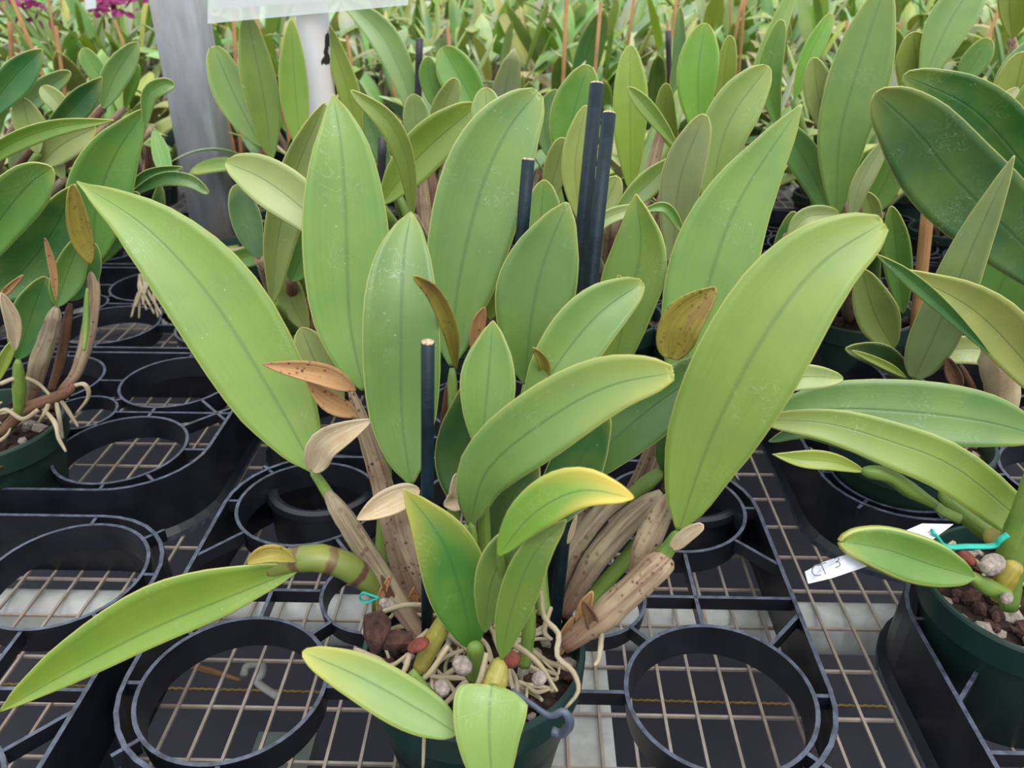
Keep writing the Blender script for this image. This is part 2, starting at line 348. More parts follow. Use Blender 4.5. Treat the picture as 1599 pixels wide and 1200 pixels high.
def make_tray(label, w, d, cols, rows, rr, smalls, sr, ribs, sleeves=()):
    t = thing('carry_tray', label, 'tray')
    mb = MB(); sweep(mb, rrect(w, d, .085), [(-.0035, TH_), (0, TH_), (.003, .012), (.009, .006), (.009, 0), (.002, 0), (-.001, .02)], [1, 0, 0, 1, 0, 0, 0]); put('side_wall', mb.mesh('wall'), t, RT, False)
    for cx in cols:
        for cy in rows:
            mb = MB(); lathe(mb, [(rr, TH_ - .0005), (rr - .0032, TH_ - .0005)], 56, (cx, cy, 0), 1); lathe(mb, [(rr - .0032, TH_ - .0005), (rr - .006, TH_ - .026), (rr - .003, TH_ - .026), (rr, TH_ - .0005)], 56, (cx, cy, 0)); put('pot_ring', mb.mesh('ring'), t, RT, True, 35)
    for cx, cy in smalls:
        mb = MB(); lathe(mb, [(sr, TH_ - .002), (sr - .003, TH_ - .002)], 40, (cx, cy, 0), 1); lathe(mb, [(sr - .003, TH_ - .002), (sr - .005, TH_ - .018), (sr - .002, TH_ - .018), (sr, TH_ - .002)], 40, (cx, cy, 0)); put('small_ring', mb.mesh('ring'), t, RT, True, 35)
    for (x0, y0, x1, y1) in ribs:
        mb = MB(); bar(mb, (x0, y0, TH_ - .007), (x1, y1, TH_ - .007), .0032, .012); mb.mi[5] = 1
        put('rib', mb.mesh('rib'), t, RT, False)
    return t
def ring_ribs(w, d, cols, rows, rr, smalls, sr):
    out = []; hw, hd = w / 2 - .002, d / 2 - .002
    for i, cx in enumerate(cols):
        if len(rows) > 1: out.append((cx, rows[0] + rr, cx, rows[1] - rr))
        out.append((cx + .012, rows[0] - rr + .001, cx + .012, -hd)); out.append((cx - .01, rows[-1] + rr, cx - .01, hd))
        if i + 1 < len(cols):
            for cy in rows: out.append((cx + rr - .001, cy, cols[i + 1] - rr + .001, cy))
    for sgn, cx in ((-1, cols[0]), (1, cols[-1])):
        for k, cy in enumerate(rows):
            out.append((cx + sgn * rr, cy, sgn * hw, cy)); q = rr * .7071
            s2 = 1 if k == 0 else -1
            out.append((cx + sgn * q, cy + s2 * q, sgn * hw, cy + s2 * (q + hw - abs(cx) - q * .95)))
            out.append((cx + sgn * q, cy - s2 * q, sgn * (abs(cx) + q + .013), cy - s2 * (q + .013)))
    for (sx_, sy_) in smalls:
        for cx in cols:
            for cy in rows:
                v = Vector((cx - sx_, cy - sy_)); L = v.length
                if L < .16 and L > rr + sr: v.normalize(); out.append((sx_ + v.x * (sr - .001), sy_ + v.y * (sr - .001), cx - v.x * (rr - .001), cy - v.y * (rr - .001)))
    if smalls:
        ys = smalls[0][1]; xs = sorted(s[0] for s in smalls)
        out.append((xs[0] - sr, ys, -hw, ys)); out.append((xs[-1] + sr, ys, hw, ys))
        for a, b in zip(xs, xs[1:]): out.append((a + sr, ys, b - sr, ys))
    return out
def dup(root, loc, label=None, group=None, rz=0, sc=1):
    r = root.copy(); COL.objects.link(r); r.location = loc; r.rotation_euler = (0, 0, rz); r.scale = (sc, sc, sc)
    if label: r['label'] = label
    if group: r['group'] = group
    for ch in list(root.children):
        c = ch.copy(); COL.objects.link(c); c.parent = r
        for g_ in list(ch.children):
            q = g_.copy(); COL.objects.link(q); q.parent = c
    return r
wA, dA = .515, .385; colsA = (-.176, 0, .176); rowsA = (-.112, .112); smA = ((-.088, -.012), (.088, -.012))
trayA = make_tray('black carry tray holding the large central orchid', wA, dA, colsA, rowsA, .0685, smA, .0475, ring_ribs(wA, dA, colsA, rowsA, .0685, smA, .0475))
trayA.location = (-.037, .532, 0)
dup(trayA, (-.5725, .4245, 0), 'empty black tray at lower left beside the striped leaf')
dup(trayA, (.563, .3875, 0), 'black tray at lower right holding the pot with the white name tag')
dup(trayA, (.553, .8200, 0), 'black tray on the right just behind the white name tag')
for cx, cy, r in ((-.175, .168, .056), (.202, .168, .056)):
    mb = MB(); lathe(mb, [(r - .004, .0), (r - .009, .052), (r - .004, .054), (r + .001, .052), (r + .003, .046), (r, .044), (r, 0), (r - .004, .0)], 48, (cx, cy, 0)); put('support_sleeve', mb.mesh('sleeve'), trayA, RT, True, 35)
wB, dB = .52, .315; colsB = (-.165, 0, .165); rowsB = (-.078, .078); smB = ((-.0825, 0), (.0825, 0))
trayB = make_tray('black tray at left holding the pot with many pale roots', wB, dB, colsB, rowsB, .0685, smB, .040, ring_ribs(wB, dB, colsB, rowsB, .0685, smB, .04))
trayB.location = (-.602, .813, 0)
names = iter(['second black tray back from the left pot, partly empty', 'third black tray back on the left, in deep shade', 'black tray behind the central plant, hidden by its leaves', 'black tray behind the central orchid, second one back', 'black tray behind the right tray under the broad dark leaves', 'black tray at far right, second behind the broad dark leaves'])
for (x, y) in ((-.60, 1.14), (-.60, 1.47), (-.05, .92), (-.05, 1.25), (.50, 1.20), (.50, 1.53)): dup(trayB, (x, y, 0), next(names))

# ------------------------------------------------------------------ posts and sign
mb = MB(); pc = PZ(343, 425, 0); s = .076
pts_b = Vector((pc.x, pc.y + .03, 0)); sl = -.02
box(mb, (0, 0, .45), s, s, 1.0)
bm = bmesh.new(); bm.from_mesh(mb.mesh('post')); bmesh.ops.bevel(bm, geom=[e_ for e_ in bm.edges if abs(e_.verts[0].co.z - e_.verts[1].co.z) > .5], offset=.008, segments=4, affect='EDGES', profile=.5)
me = bpy.data.meshes.new('post'); bm.to_mesh(me); bm.free()
post = put('steel_post', me, None, [M['post']]); post.location = pts_b; tag(post, 'square galvanised steel post standing among the orchids at left', 'post')
sg = thing('sign_post', 'white speckled plastic pipe holding a sign, right of the steel post', 'sign')
a = PY(480, -60, 1.0); b_ = PY(508, 250, 1.0); d = (b_ - a); end = a + d * 2.05; a = a - d * .6
mb = MB(); tube(mb, [a, (a + end) / 2, end], [.018, .018], 24, 6, caps=True); put('pole', mb.mesh('pole'), sg, [M['pvc']])
def quad_slab(pix, Y, th, name, parent, m, z=0):
    mb = MB(); P = [PY(x, y, Y) for x, y in pix]; n = (P[1] - P[0]).cross(P[3] - P[0]).normalized() * th
    mb.v = P + [p + n for p in P]
    for f in ((0, 1, 2, 3), (7, 6, 5, 4), (0, 4, 5, 1), (1, 5, 6, 2), (2, 6, 7, 3), (3, 7, 4, 0)): mb.face(f, [(0, 0), (1, 0), (1, 1), (0, 1)])
    return put(name, mb.mesh(name), parent, [m], False)
quad_slab([(324, 37), (325, -160), (640, -180), (637, 8)], .975, .002, 'clear_sleeve', sg, M['clear'])
quad_slab([(330, 15), (330, -150), (622, -170), (621, -6)], .978, .0008, 'sign_card', sg, M['white'])

# ------------------------------------------------------------------ leaves
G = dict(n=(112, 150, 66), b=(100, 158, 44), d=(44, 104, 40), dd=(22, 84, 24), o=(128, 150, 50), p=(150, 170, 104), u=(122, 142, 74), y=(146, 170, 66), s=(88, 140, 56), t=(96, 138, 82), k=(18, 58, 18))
def leaf(parent, pts, w, Y, col='n', roll=0.0, fold=17, sp=.5, eb=.72, et=.58, name='leaf', mat=None, bulge=.07, yel=0.0, th=.0011, notch=0.0, n=22, mbout=None, curve=0.0, jit=True):
    wl, wr = (w, w) if isinstance(w, (int, float)) else w
    k = len(pts); YY = Y if isinstance(Y, (tuple, list)) else (Y, Y)
    P3 = []
    for i, (x, y) in enumerate(pts):
        f = i / (k - 1) * (len(YY) - 1); j = min(int(f), len(YY) - 2); P3.append(PY(x, y, YY[j] * (1 - f + j) + YY[j + 1] * (f - j)))
    dense = catmull(P3, 80); C = []; S = []
    for i in range(n + 1):
        s = .5 * (1 - math.cos(math.pi * i / n)) * .75 + i / n * .25; C.append(dense[min(int(round(s * 80)), 80)]); S.append(s)
    Ld, Rd, N = [], [], []
    for i, c in enumerate(C):
        a = dense[max(int(S[i] * 80) - 2, 0)]; b = dense[min(int(S[i] * 80) + 2, 80)]; t = (b - a).normalized()
        v = (c - Vector((0, 0, CAMH))).normalized(); s = t.cross(-v)
        s = -s.normalized() if s.length > 1e-6 else Vector((1, 0, 0))
        s = v.cross(t).normalized()   # right-hand side while travelling, seen from the camera
        s = -s if (s.cross(t)).dot(-v) > 0 and False else s
        nrm = s.cross(t).normalized()
        if nrm.dot(v) > 0: nrm = -nrm
        f = prof_w(S[i], sp, eb, et); f = max(f, .05 if S[i] < .5 else .02); dp = depth(c) / F
        rl = math.radians(roll + curve * (S[i] - .5)); fo = math.radians(fold)
        al, ar = fo - rl, fo + rl
        Rv = (s * math.cos(ar) + nrm * math.sin(ar)) * (wr * f * dp / max(math.cos(ar), .35))
        Lv = (-s * math.cos(al) + nrm * math.sin(al)) * (wl * f * dp / max(math.cos(al), .35))
        wv = 1 + .03 * math.sin(S[i] * 9 + len(pts) + wl)
        Ld.append(Lv * wv); Rd.append(Rv * (2 - wv)); N.append(nrm)
    if notch: C[-1] = C[-1] + (C[-3] - C[-1]) * notch
    mb = mbout or MB(); strip(mb, C, Ld, Rd, N, 5, -bulge)
    if mbout: return None
    off = C[0].copy(); me = mb.mesh(name, off); o = put(name, me, parent, [mat or M['leaf']]); o.location = off - wloc(parent)
    sm = o.modifiers.new('thickness', 'SOLIDIFY'); sm.thickness = th; sm.offset = 0; sm.use_even_offset = False
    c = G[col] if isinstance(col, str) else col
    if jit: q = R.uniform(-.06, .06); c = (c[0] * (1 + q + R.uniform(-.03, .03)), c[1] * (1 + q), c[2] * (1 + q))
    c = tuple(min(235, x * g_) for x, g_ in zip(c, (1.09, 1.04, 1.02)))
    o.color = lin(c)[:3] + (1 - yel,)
    return o
def bulb(parent, pts, rad, Y, mat='dry', name='pseudobulb', seg=14, n=18, wob=.12, flat=.85):
    k = len(pts); YY = Y if isinstance(Y, (tuple, list)) else (Y, Y); P3 = []
    for i, (x, y) in enumerate(pts):
        f = i / (k - 1) * (len(YY) - 1); j = min(int(f), len(YY) - 2); P3.append(PY(x, y, YY[j] * (1 - f + j) + YY[j + 1] * (f - j)))
    rr = [r * depth(P3[min(int(i * len(P3) / len(rad)), len(P3) - 1)]) / F for i, r in enumerate(rad)]
    mb = MB(); tube(mb, P3, rr, seg, n, flat, wob, taper=.5); off = P3[0].copy()
    o = put(name, mb.mesh(name, off), parent, [M[mat]]); o.location = off - wloc(parent); return o
def make_pot(parent, m, r=.078, h=.112, off=(0, 0, 0)):
    mb = MB(); lathe(mb, [(.0, .004), (r * .70, .004), (r * .72, 0), (r * .74, .004), (r * .93, h - .026), (r * .9, h - .03), (r * .7, .008), (0, .008)], 56, off)
    p = put('pot', mb.mesh('pot'), parent, [m], True, 22); mb = MB()
    lathe(mb, [(r * .925, h - .027), (r * .985, h - .024), (r, h - .002), (r - .001, h), (r - .004, h), (r - .005, h - .004), (r * .9, h - .027), (r * .925, h - .027)], 56, off); put('pot_rim', mb.mesh('rim'), p, [m], True, 25); return p
def chip(mb, c, r, rnd, sub=1, mi=0, wob=.16):
    bm = bmesh.new(); bmesh.ops.create_icosphere(bm, subdivisions=sub, radius=1); k = len(mb.v); e_ = rnd.uniform(0, 6.28); sx_, sy_, sz_ = rnd.uniform(.6, 1.3), rnd.uniform(.6, 1.3), rnd.uniform(.35, .9)
    Mx = Matrix.Rotation(e_, 3, 'Z') @ Matrix.Rotation(rnd.uniform(-.6, .6), 3, 'X')
    for v in bm.verts:
        p = v.co * (1 + rnd.uniform(-wob, wob)) * r; p = Mx @ Vector((p.x * sx_, p.y * sy_, p.z * sz_)); mb.v.append(p + Vector(c))
    for f in bm.faces: mb.face(tuple(k + v.index for v in f.verts), [(0, 0), (1, 0), (1, 1)], mi)
    bm.free()
def make_mix(parent, seed, h=.102, r=.073, n=190):
    rnd = random.Random(seed); mb = MB(); lathe(mb, [(0, h - .004), (r * .5, h - .005), (r, h - .010)], 30)
    for k in range(n):
        a = rnd.uniform(0, 6.28); q = r * .97 * math.sqrt(rnd.random()); mi = rnd.choice((0, 0, 1, 1, 1, 2)) ; chip(mb, (q * math.cos(a), q * math.sin(a), h - .005 + rnd.uniform(-.003, .004)), rnd.uniform(.003, .0085), rnd, 1, mi)
    o = put('bark_mix', mb.mesh('mix'), parent, [M['mix'], M['bark'], M['pumice']], False); o['kind'] = 'stuff'; return o
def root_at(parent, P, r=.0024, m='root', name='root'):
    off = P[0].copy(); mb = MB(); tube(mb, P, [r, r * 1.1, r, r * .6], 8, 18, 1, .25); o = put(name, mb.mesh('root', off), parent, [M[m]]); o.location = off - parent.location; return o
def make_roots(parent, seed, n, h=.106, r=.07, over=4):
    rnd = random.Random(seed); c = parent.location
    for k in range(n):
        a = rnd.uniform(0, 6.28); q = r * rnd.uniform(.1, .6); p = Vector((q * math.cos(a), q * math.sin(a), h + rnd.uniform(0, .008))) + c; P = [p]; b = rnd.uniform(0, 6.28)
        hang = k < over
        if hang: b = rnd.uniform(2.6, 6.6)
        for j in range(rnd.choice((3, 4, 5))):
            b += rnd.uniform(-.7, .7) * (0.4 if hang else 1); st = rnd.uniform(.012, .022); p = p + Vector((st * math.cos(b), st * math.sin(b), rnd.uniform(-.004, .004)))
            dd = Vector((p.x - c.x, p.y - c.y)); L = dd.length
            if L > r * .94 and not hang: p.x = c.x + dd.x / L * r * .92; p.y = c.y + dd.y / L * r * .92; b += 2
            if L > r * 1.12 and hang: p.z -= .022
            p.z = max(p.z, h - .002) if L < r * 1.1 else p.z; P.append(p)
        root_at(parent, P, rnd.uniform(.0012, .0022))

# ---- the central orchid
O = thing('potted_orchid', 'large central potted orchid with many broad leaves, nearest the camera', 'plant', (-.037, .42, 0))
make_pot(O, M['pot']); make_mix(O, 3); make_roots(O, 5, 40, over=5)
LV = [  # pts, w, Y, col, opts
 ([(493, 738), (432, 628), (335, 475), (232, 360), (120, 284)], (70, 74), (.47, .50, .52), (122, 158, 62), dict(et=1.0, sp=.45, fold=10)),
 ([(568, 610), (547, 500), (541, 350), (533, 230), (520, 146)], 67, (.49, .53, .56), (108, 150, 62), dict(et=.95, sp=.42, fold=9)),
 ([(535, 390), (470, 325), (410, 280), (352, 254)], (36, 40), (.58, .60), 'p', dict(et=.6)),
 ([(642, 757), (628, 650), (627, 500), (631, 400), (642, 331)], 60, (.43, .46, .50), (94, 138, 60), dict(et=.8, sp=.42, fold=12)),
 ([(705, 572), (715, 450), (748, 310), (790, 210), (842, 141)], (66, 68), (.53, .56, .58), (112, 156, 80), dict(et=.6, sp=.5, notch=.3)),
 ([(820, 600), (830, 500), (850, 410), (886, 316)], (62, 62), (.49, .52), (88, 130, 50), dict(et=.75, fold=10)),
 ([(752, 705), (762, 600), (770, 501)], 43, (.42, .45), (98, 142, 58), dict(et=.85)),
 ([(822, 650), (872, 568), (935, 492), (1005, 440)], (48, 46), (.45, .49), (104, 144, 58), dict(et=.6, notch=.3)),
 ([(950, 610), (980, 480), (1000, 390), (993, 303)], (52, 44), (.57, .60), (104, 144, 54), dict(et=.9, roll=14)),
 ([(733, 820), (762, 735), (850, 660), (950, 605), (1056, 582)], (58, 52), (.41, .39, .38), (112, 152, 78), dict(et=.5, fold=12, notch=.3, yel=.2)),
 ([(778, 868), (832, 805), (905, 768), (990, 778)], (42, 30), (.353, .345, .335), (110, 154, 52), dict(et=.7, fold=8, yel=1)),
 ([(1058, 610), (1100, 465), (1152, 320), (1252, 163)], (68, 66), (.54, .57, .58), (114, 155, 76), dict(et=.85, sp=.42, fold=10)),
 ([(1060, 829), (1108, 690), (1185, 540), (1275, 420), (1384, 345)], (84, 78), (.42, .43, .45), (130, 162, 68), dict(et=.55, sp=.48, fold=9, notch=.3)),
 ([(870, 770), (955, 690), (1045, 618), (1165, 540)], 45, (.48, .50), (70, 118, 50), dict(et=.6)),
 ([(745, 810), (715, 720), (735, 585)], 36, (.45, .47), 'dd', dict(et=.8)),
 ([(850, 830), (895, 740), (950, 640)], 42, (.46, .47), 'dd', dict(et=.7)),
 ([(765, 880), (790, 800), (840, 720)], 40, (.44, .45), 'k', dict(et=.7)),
 ([(738, 1016), (722, 935), (690, 845), (630, 763)], (52, 48), (.372, .38, .388), (60, 126, 34), dict(et=.95, fold=10, roll=2, sp=.5, yel=.35)),
 ([(757, 988), (768, 912), (795, 855), (840, 812)], (30, 28), (.358, .366), (86, 118, 48), dict(et=.7, fold=20)),
 ([(783, 1030), (800, 950), (832, 870), (884, 812)], (28, 32), (.342, .350), (92, 128, 42), dict(et=.8, fold=10)),
 ([(714, 1146), (655, 1110), (565, 1060), (472, 1018)], (38, 38), (.315, .325, .34), (110, 148, 58), dict(et=.55, fold=8, eb=.5, yel=.3)),
 ([(768, 1072), (764, 1102), (764, 1160), (772, 1260)], (57, 57), (.325, .312, .29), (116, 152, 72), dict(et=.6, eb=.38, sp=.35, fold=12)),
 ([(470, 888), (355, 935), (235, 985), (105, 1052), (0, 1112)], (27, 62), (.412, .40, .375), (116, 154, 44), dict(et=.85, fold=22, roll=6, eb=.75, sp=.42)),
 ([(532, 640), (495, 570), (470, 512)], 32, (.53, .55), 'p', dict()),
 ([(765, 500), (778, 450), (792, 404)], 17, (.55, .56), 'o', dict(et=.6)),
 ([(1180, 610), (1250, 590), (1317, 592)], 20, (.5, .5), 'p', dict()),
 ([(1040, 740), (1045, 700), (1035, 660)], 22, (.5, .5), 'd', dict()),
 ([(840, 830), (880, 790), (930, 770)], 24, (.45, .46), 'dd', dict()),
]
for p, w, Y, c, kw in LV: leaf(O, p, w, Y, c, **kw)
BL = [([(668, 1010), (612, 925), (552, 832), (510, 768)], [11, 17, 18, 17, 12], (.40, .44, .455), 'dry2'),
 ([(516, 778), (503, 758), (487, 734)], [10, 9, 7], (.456, .46), 'greenbulb'),
 ([(655, 960), (630, 880), (600, 770), (575, 690), (548, 610)], [15, 22, 20, 16, 13, 10], (.45, .47, .48), 'dry'),
 ([(672, 950), (650, 870), (625, 800), (640, 757)], [13, 20, 18, 8], (.43, .44), 'dry'),
 ([(880, 1010), (945, 960), (1020, 890), (1030, 878)], [14, 25, 26, 22], (.40, .41, .415), 'dry'),
 ([(1018, 892), (1040, 862), (1060, 830)], [17, 14, 9], (.415, .42), 'greenbulb'),
 ([(985, 935), (1010, 850), (1040, 790), (1050, 775)], [12, 22, 16, 6], (.43, .45), 'dry'),
 ([(880, 960), (925, 880), (985, 810), (1032, 768)], [12, 21, 22, 10], (.45, .48), 'dry2'),
 ([(865, 950), (890, 870), (940, 800), (985, 770)], [12, 17, 16, 14], (.46, .49), 'dry2'),
 ([(970, 790), (1010, 755), (1035, 735)], [13, 14, 10], (.49, .50), 'greenbulb'),
 ([(1025, 880), (1030, 800), (1058, 700), (1068, 642)], [7, 9, 8, 8], (.49, .50), 'husk'),
 ([(1010, 760), (1030, 690), (1040, 660)], [12, 13, 12], (.52, .53), 'dry'),
 ([(592, 928), (555, 893), (500, 872), (440, 880), (400, 905)], [13, 24, 25, 21, 12], (.425, .415), 'stripe'),
 ([(655, 1045), (675, 1005), (705, 955), (722, 930)], [13, 17, 15, 9], (.375, .385), 'yelbulb'),
 ([(742, 1055), (744, 1030), (742, 1005)], [17, 17, 12], (.365, .36), 'greenbulb'),
 ([(762, 1095), (774, 1060), (783, 1028)], [20, 20, 12], (.335, .35), 'yelbulb'),
 ([(818, 1040), (826, 985), (826, 935)], [10, 11, 9], (.375, .38), 'greenbulb'),
 ([(700, 930), (708, 800), (706, 650), (706, 575)], [12, 10, 9, 8], (.50, .53), 'greenbulb'),
 ([(790, 960), (800, 800), (820, 600)], [12, 11, 8], (.47, .49), 'greenbulb'),
 ([(850, 960), (845, 880), (870, 800)], [11, 11, 9], (.42, .46), 'greenbulb'),
 ([(720, 990), (700, 880), (730, 820)], [11, 12, 8], (.40, .41), 'greenbulb'),
 ([(900, 930), (985, 780), (1052, 615)], [12, 16, 9], (.50, .53), 'dry'),
 ([(870, 940), (925, 770), (952, 610)], [12, 14, 9], (.52, .56), 'dry'),
 ([(590, 960), (600, 700), (560, 420)], [10, 11, 8], (.52, .58), 'greenbulb'),
 ([(640, 1050), (700, 1120), (716, 1146)], [9, 9, 6], (.34, .315), 'greenbulb'),
 ([(735, 970), (738, 900), (736, 815)], [10, 11, 8], (.40, .41), 'greenbulb'),
 ([(752, 960), (756, 840), (752, 700)], [10, 10, 7], (.41, .42), 'greenbulb'),
 ([(905, 955), (1040, 800), (1180, 612)], [12, 14, 8], (.45, .50), 'greenbulb'),
 ([(792, 970), (788, 920), (780, 862)], [9, 9, 7], (.375, .355), 'greenbulb'),
 ([(772, 1105), (770, 1090), (768, 1074)], [14, 13, 12], (.34, .327), 'greenbulb')]
BO = [bulb(O, p, r, Y, m) for p, r, Y, m in BL]
sh = [([(712, 577), (702, 515), (678, 462), (645, 431)], (12, 14), (.478, .43), 'sheath', dict(et=.5)),
 ([(1046, 560), (1062, 505), (1118, 449)], (30, 34), (.50, .50), 'sheath', dict(et=.7, eb=.4)),
 ([(556, 610), (505, 588), (410, 569)], (15, 19), (.47, .46), 'brown', dict(et=.8)),
 ([(560, 650), (520, 628), (478, 596)], (18, 14), (.475, .47), 'brown', dict(et=.8)),
 ([(486, 735), (508, 690), (582, 655)], (20, 27), (.455, .44), 'paper', dict(et=.8, eb=.45)),
 ([(655, 765), (615, 782), (557, 812)], (20, 22), (.42, .41), 'paper', dict(et=.8, eb=.5)),
 ([(1050, 856), (1070, 838), (1098, 820)], (11, 11), (.408, .40), 'paper', dict(et=.3, eb=.3)),
 ([(693, 790), (716, 780), (712, 740)], (18, 14), (.44, .44), 'paper', dict()),
 ([(966, 470), (970, 450), (966, 430)], (9, 8), (.5, .5), 'sheath', dict()),
 ([(836, 610), (848, 575), (832, 543)], (6, 12), (.47, .45), 'sheath', dict()),
 ([(700, 790), (692, 700), (697, 600)], (6, 6), (.46, .47), 'husk', dict()),
 ([(462, 878), (425, 870), (386, 880)], (8, 19), (.408, .398), 'sheath', dict(et=.5, eb=.8)),
 ([(900, 805), (893, 830), (886, 850)], (4, 4), (.41, .41), 'paper', dict()),
 ([(738, 560), (748, 510), (757, 480)], (12, 10), (.52, .52), 'brown', dict())]
def nearest_bulb(q): return min(BO, key=lambda b: min((Vector(v.co) + wloc(b) - q).length for v in b.data.vertices))
for p, w, Y, m, kw in sh:
    leaf(nearest_bulb(PY(p[0][0], p[0][1], Y[0])), p, w, Y, 'n', name='papery_sheath' if m in ('paper', 'brown', 'husk') else 'flower_sheath', mat=M[m], fold=28, bulge=.2, th=.0008, n=14, jit=False, **kw)
mb = MB(); c = PY(783, 1034, .347); tube(mb, [c + Vector((.010 * math.cos(a), .010 * math.sin(a), .001 * math.cos(a))) for a in [k * math.pi / 6 for k in range(13)]], [.0022, .0022], 8, 36, caps=False)
put('growth_band', mb.mesh('band'), O, [M['tray']])
# husks around the crown
for (x, y, Yv, w_, a) in ((640, 930, .43, 20, 1), (665, 900, .43, 16, -1), (905, 950, .41, 26, 1), (930, 965, .40, 22, -1), (875, 990, .41, 18, 1), (590, 925, .42, 14, 1), (1005, 900, .42, 12, 1), (615, 925, .42, 14, -1)):
    leaf(O, [(x, y + 34), (x + 6 * a, y + 5), (x + 20 * a, y - 26)], w_ * .42, (Yv, Yv), 'n', name='torn_husk', mat=M['husk'] if a < 0 else M['brown'], fold=30, bulge=.3, n=10)
# visible individual roots drawn over the pot edge
for P in ([(940, 990, .40), (938, 1010, .37), (935, 1030, .36), (928, 1040, .355)], [(845, 925, .40), (850, 965, .38), (872, 990, .37), (870, 1025, .355), (895, 1050, .35), (903, 1080, .342), (882, 1108, .338)], [(700, 1010, .36), (672, 1050, .345), (650, 1070, .34)], [(555, 1015, .37), (590, 1030, .36), (610, 1040, .36), (640, 1020, .365)], [(668, 985, .385), (645, 1010, .37), (630, 1050, .35), (615, 1060, .345)], [(760, 1020, .35), (750, 1060, .34), (735, 1090, .335)], [(700, 950, .42), (640, 945, .41), (600, 955, .40), (575, 965, .39)], [(860, 950, .40), (850, 985, .38), (862, 1000, .375)], [(600, 965, .39), (570, 985, .38), (580, 995, .38), (620, 990, .38)], [(790, 1000, .37), (835, 1030, .355), (870, 1080, .345)]):
    root_at(O, [PY(*q) for q in P], .0016)
# loose pieces in the pot
def nugget(px, py, Yv, r, m, label, name, cat, sub=2, flat=1):
    rnd = random.Random(int(px)); mb = MB(); chip(mb, (0, 0, 0), r, rnd, sub, wob=.05 if sub > 2 else .16); o = put(name, mb.mesh(name), None, [M[m]], sub > 2); o.location = PY(px, py, Yv); o.scale = (1, 1, flat); tag(o, label, cat); return o
nugget(590, 985, .378, .017, 'bark', 'large dark red-brown bark chunk at the left rim of the central pot', 'bark_chunk', 'bark', 1)
nugget(615, 1000, .374, .013, 'bark', 'second bark chunk touching the right side of the largest one', 'bark_chunk', 'bark', 1)
nugget(653, 1008, .366, .0062, 'clay', 'round red clay pebble right of the big bark chunks', 'clay_pebble', 'pebble', 3)
nugget(798, 1030, .350, .0060, 'clay', 'round red clay pebble beside the yellow bulb in the central pot', 'clay_pebble', 'pebble', 3)
nugget(690, 1075, .333, .0060, 'pumice', 'white pumice stone near the front rim of the central pot', 'pumice_stone', 'stone', 3)
nugget(722, 1040, .350, .0080, 'pumice', 'largest pale pumice stone in the middle of the central pot', 'pumice_stone', 'stone', 3)
nugget(606, 945, .408, .0062, 'pumice', 'pale pumice stone above the bark chunks, by the teal tie', 'pumice_stone', 'stone', 3)
nugget(842, 1060, .345, .0048, 'pumice', 'small pumice stone among roots at right of the central pot', 'pumice_stone', 'stone', 3)
# stakes
def stake(px0, py0, Y0, px1, py1, Y1, r, label, m='stake', name='plant_stake', group=None, cat='stake'):
    a = PY(px0, py0, Y0); b = PY(px1, py1, Y1); mb = MB(); tube(mb, [b - a, (b - a) * .5, Vector((0, 0, 0))], [r, r], 14, 4, caps=True)
    o = put(name, mb.mesh('stake'), None, [M[m]]); o.location = a; tag(o, label, cat, group)
    if m == 'stake':
        mb = MB(); d = (a - b).normalized(); tube(mb, [d * -.0005, d * .0004, d * .0012], [r * .9, r * .88], 12, 2); put('cut_end', mb.mesh('cut'), o, [M['cut']])['label'] = 'bare tan cut end'
    return o
stake(668, 536, .405, 667, 990, .395, .0038, 'navy stake in front of the central leaves, shortest of the four')
stake(825, 250, .538, 792, 640, .50, .0042, 'navy stake between the central leaves, left of the tall pair')
stake(932, 132, .60, 850, 965, .45, .0050, 'tallest navy stake, left one of the close pair')
stake(951, 178, .57, 864, 990, .425, .0047, 'navy stake with slanted top, right one of the close pair')
stake(1086, 200, .82, 1068, 350, .80, .0042, 'thin dark stake left of the tall right upright leaf', 'darkstake')
stake(597, 215, .95, 594, 330, .95, .005, 'dark stake behind the arching narrow leaf at centre left', 'darkstake')
stake(1452, 300, .82, 1428, 535, .80, .0062, 'orange bamboo cane behind the broad dark leaves at right', 'cane', 'bamboo_stake')
stake(655, 60, 1.3, 652, 200, 1.3, .0055, 'dark green stake behind the broad olive leaf, above centre', 'darkstake')
# tie, hanger, tag sliver
def tie(pts, r, label, Yv):
    mb = MB(); P = [PY(x, y, Yv) for x, y in pts]; off = P[0].copy(); tube(mb, [p - off for p in P], [r, r], 8, 30, .5); o = put('plastic_tie', mb.mesh('tie'), None, [M['tie']]); o.location = off; tag(o, label, 'tie')
tie([(592, 934), (580, 930), (566, 926), (562, 935), (572, 941), (585, 936), (592, 934)], .0012, 'small teal tie loop at the left rim of the central pot', .412)
mb = MB(); P = [PY(800, 1078, .335), PY(830, 1100, .325), PY(858, 1118, .318), PY(880, 1112, .315), PY(890, 1130, .315), PY(878, 1146, .32), PY(862, 1142, .322)]; off = P[0].copy(); tube(mb, [p - off for p in P], [.0012, .0018, .0026, .0028], 10, 40)
o = put('pot_hanger', mb.mesh('hanger'), None, [M['grey']]); o.location = off; tag(o, 'grey plastic hanger hook clipped on the front rim of the central pot', 'hanger')

